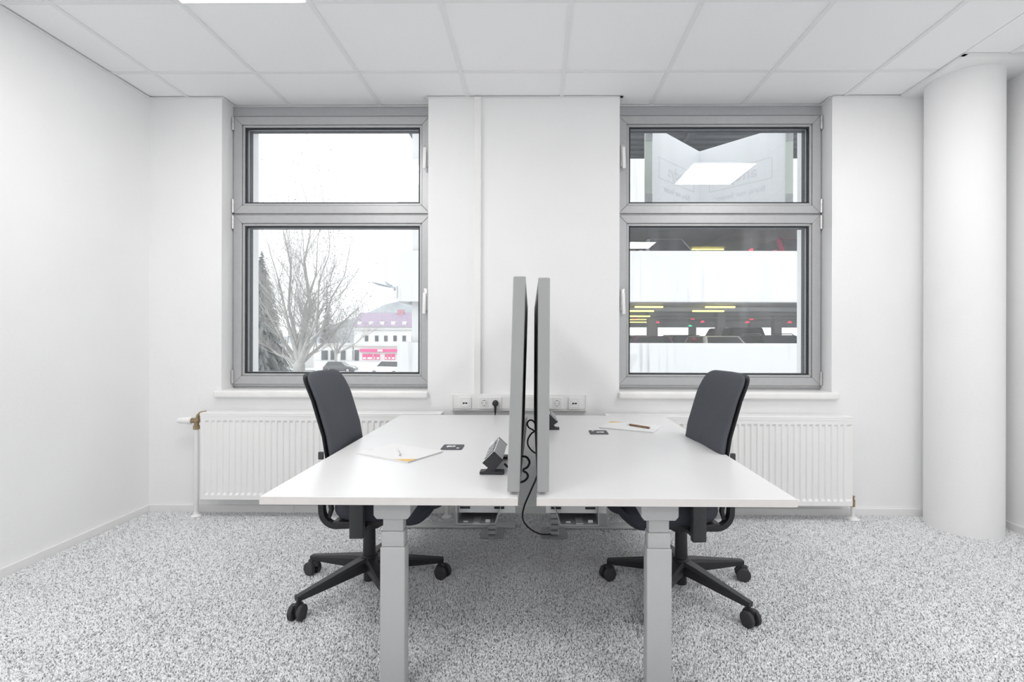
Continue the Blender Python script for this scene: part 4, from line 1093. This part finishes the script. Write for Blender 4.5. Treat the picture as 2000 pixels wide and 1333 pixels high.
# wooded hill far behind
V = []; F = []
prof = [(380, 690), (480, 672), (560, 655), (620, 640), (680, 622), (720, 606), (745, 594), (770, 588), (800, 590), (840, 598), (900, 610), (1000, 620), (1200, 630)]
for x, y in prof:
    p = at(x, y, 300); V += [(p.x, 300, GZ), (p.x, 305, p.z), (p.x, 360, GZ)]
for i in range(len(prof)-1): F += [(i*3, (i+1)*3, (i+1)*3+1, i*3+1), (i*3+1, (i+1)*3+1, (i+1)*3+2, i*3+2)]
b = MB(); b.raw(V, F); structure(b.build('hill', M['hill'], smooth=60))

# ------------------------------------------------------------------ trees
def bare_tree(name, label, base, fork_z, r0, limbs, levels, seed, leafy):
    rnd = random.Random(seed)
    root = thing(name, label, 'tree', base)
    B = Vector(base)
    trunk, wood, twig, leaf = MB(), MB(), MB(), MB()
    TV, TF = [], []                     # twigs gathered raw (three-sided)
    def stick(pts, rad):
        n = 3
        for i, p in enumerate(pts):
            d = (pts[min(i+1, len(pts)-1)]-pts[max(i-1, 0)]).normalized()
            a = d.orthogonal().normalized(); c = d.cross(a)
            for k in range(n): TV.append(p+(a*math.cos(k*2.094)+c*math.sin(k*2.094))*rad[i])
        o = len(TV)-n*len(pts)
        for i in range(len(pts)-1):
            for k in range(n): TF.append((o+i*n+k, o+i*n+(k+1) % n, o+(i+1)*n+(k+1) % n, o+(i+1)*n+k))
    LV, LF = [], []
    def leaf_at(p):
        o = len(LV); s = rnd.uniform(.02, .045)*B.y/30
        d = Vector((rnd.uniform(-1,1), rnd.uniform(-1,1), rnd.uniform(-1,1))).normalized(); e = d.orthogonal().normalized()
        for q in (d, e, -d, -e): LV.append(p+q*s)
        LV.append(p+d.cross(e)*s*.5)
        for f_ in ((0,1,4), (1,2,4), (2,3,4), (3,0,4)): LF.append(tuple(o+k for k in f_))
    def grow(p, d, L, rad, lev):
        n = 5 if lev > 1 else 3
        pts = [p]; rs = [rad]; q = p.copy(); dd = d.copy()
        for i in range(n):
            dd = (dd + Vector((rnd.uniform(-.2,.2), rnd.uniform(-.2,.2), rnd.uniform(-.08,.14)))).normalized()
            q = q + dd*L/n; pts.append(q.copy()); rs.append(rad*(1-.62*(i+1)/n))
        if lev >= levels-1: wood.tube(pts, rs, 6, caps=False)
        else: stick(pts, rs)
        if lev <= 0:
            if rnd.random() < leafy: leaf_at(pts[-1])
            return
        k = rnd.randint(5, 7) if lev > 1 else rnd.randint(6, 9)
        for j in range(k):
            t = .25+.75*(j+rnd.random())/k; i = min(int(t*n), n-1); pp = pts[i].lerp(pts[i+1], t*n-i)
            ax = Vector((rnd.uniform(-1,1), rnd.uniform(-1,1), rnd.uniform(-.15,1))).normalized()
            nd = (dd*.85+ax*.75).normalized()
            grow(pp, nd, L*rnd.uniform(.42, .62), rad*(1-.6*t)*.55, lev-1)
        grow(pts[-1], dd, L*.55, rs[-1]*.95, lev-1)
    fork = Vector((B.x+.15, B.y, fork_z))
    trunk.tube([B-Vector((0,0,.2)), B+Vector((0,0,.4)), B.lerp(fork, .6), fork-Vector((0,0,.25)), fork+Vector((0,0,.25)), fork+Vector((0,0,.6))], [r0*1.5, r0*1.12, r0*.95, r0*.95, r0*.6, r0*.1], 14)
    for tgt, rr in limbs:
        tgt = Vector(tgt); v = tgt-fork; L = v.length
        w_ = Vector((rnd.uniform(-1,1), rnd.uniform(-1,1), 0))*L*.05; mid = fork + v*.5 + Vector((0, 0, -L*.05)) + w_
        pts = [fork-Vector((0,0,.15)), fork+v*.22+Vector((0,0,-L*.04)), mid, fork+v*.78-w_*.6, tgt]
        rs = [r0*rr*1.0, r0*rr*.66, r0*rr*.42, r0*rr*.28, r0*rr*.14]
        wood.tube(pts, rs, 10, caps=False)
        for j in range(12):
            t = .2+.8*j/12; i = min(int(t*4), 3); pp = pts[i].lerp(pts[i+1], t*4-i)
            ax = Vector((rnd.uniform(-1,1), rnd.uniform(-1,1), rnd.uniform(-.2,.8))).normalized()
            grow(pp, (v.normalized()*.8+ax*.8).normalized(), L*rnd.uniform(.24, .46), r0*rr*(1-.8*t)*.26, levels-1)
        grow(tgt, v.normalized(), L*.45, rs[-1], levels-1)
    trunk.build('trunk', M['bark'], root, smooth=60, rel=B)
    wood.build('branches', M['bark'], root, smooth=60, rel=B)
    me = bpy.data.meshes.new('twigs'); me.from_pydata([v-B for v in TV], [], TF); o = link('twigs', me, M['twig'], root); o['kind'] = 'stuff'
    if LV:
        me = bpy.data.meshes.new('leaves'); me.from_pydata([v-B for v in LV], [], LF); o = link('dry_leaves', me, M['dead_leaf'], root); o['kind'] = 'stuff'
    return root
YT = 30.0
fk = at(578, 708, YT)
def lim(x, y, dy, r): return (at(x, y, YT+dy), r)
bare_tree('plane_tree', 'large bare plane tree filling the left window view', (fk.x, YT, GZ), fk.z, .36,
          [lim(534, 520, -1.0, .55), lim(556, 470, 1.5, .55), lim(604, 455, -.5, .62), lim(618, 490, 2, .5), lim(668, 545, -1.5, .5), lim(690, 610, 1, .45), lim(508, 590, 1, .5), lim(500, 668, -1, .42), lim(640, 500, -3, .45)],
          4, 11, .045)
Y2 = 67.0
fk = at(653, 690, Y2)
bare_tree('street_tree', 'smaller bare tree with fine twigs in front of the shops', (fk.x, Y2, GZ), fk.z, .20,
          [(at(640, 620, Y2), .7), (at(665, 600, Y2+1), .7), (at(700, 620, Y2-1), .7), (at(722, 650, Y2), .6), (at(620, 650, Y2+1), .6), (at(680, 640, Y2-2), .6)],
          3, 23, .1)
def conifer(name, label, base, h, rad, seed, mname, n=420):
    rnd = random.Random(seed); root = thing(name, label, 'tree', base)
    MB().tube([(0,0,-.1), (0,0,h*.5), (0,0,h)], [h*.018, h*.011, .02], 8).build('trunk', M['bark'], root, smooth=50)
    V, F = [], []
    for i in range(n):
        t = (i+rnd.random())/n; z = h*(.04+.95*t); L = rad*(1-t)**.8*rnd.uniform(.7, 1.08)+.15
        a = rnd.uniform(0, 2*PI); d = Vector((math.cos(a), math.sin(a), 0)); s = Vector((-d.y, d.x, 0))
        drop = -.28*L
        for k in range(7):
            u0, u1 = k/7, (k+1.25)/7
            p0 = d*L*u0+Vector((0,0,z+drop*u0*u0+.12*L*math.sin(u0*PI))); p1 = d*L*u1+Vector((0,0,z+drop*u1*u1-.05*L))
            for sg in (-1, 1):
                o = len(V); w = L*.13*(1.15-u0)
                V += [p0, p0+s*sg*w*.6+Vector((0,0,-.10*w)), p1+s*sg*w+Vector((0,0,-.42*w)), p1+Vector((0,0,.04))]
                F.append((o, o+1, o+2, o+3))
    me = bpy.data.meshes.new('foliage'); me.from_pydata(V, [], F); o = link('foliage', me, M[mname], root); o['kind'] = 'stuff'
    return root
p = at(508, 727, 64); conifer('spruce', 'tall dark spruce at the left edge of the tree window', (p.x, 64, GZ), 16.0, 3.6, 3, 'needle', 1100)
p = at(637, 700, 120); conifer('spruce', 'distant slim conifer rising behind the large bare tree', (p.x, 120, GZ), at(637, 545, 120).z-GZ, 2.6, 5, 'needle', 260)
for x, y, Y, sd, lb in ((705, 700, 130, 31, 'distant bare tree behind the low shop building'), (745, 690, 150, 37, 'distant bare tree on the hill side behind the mauve roof'), (600, 700, 125, 41, 'distant bare tree left of the slim conifer')):
    p = at(x, y, Y)
    bare_tree('street_tree', lb, (p.x, Y, GZ), GZ+4, .3, [(p+Vector((dx, 0, dz)), .6) for dx, dz in ((-5, 11), (-2, 14), (2, 14), (5, 11), (0, 15))], 2, sd, .1)
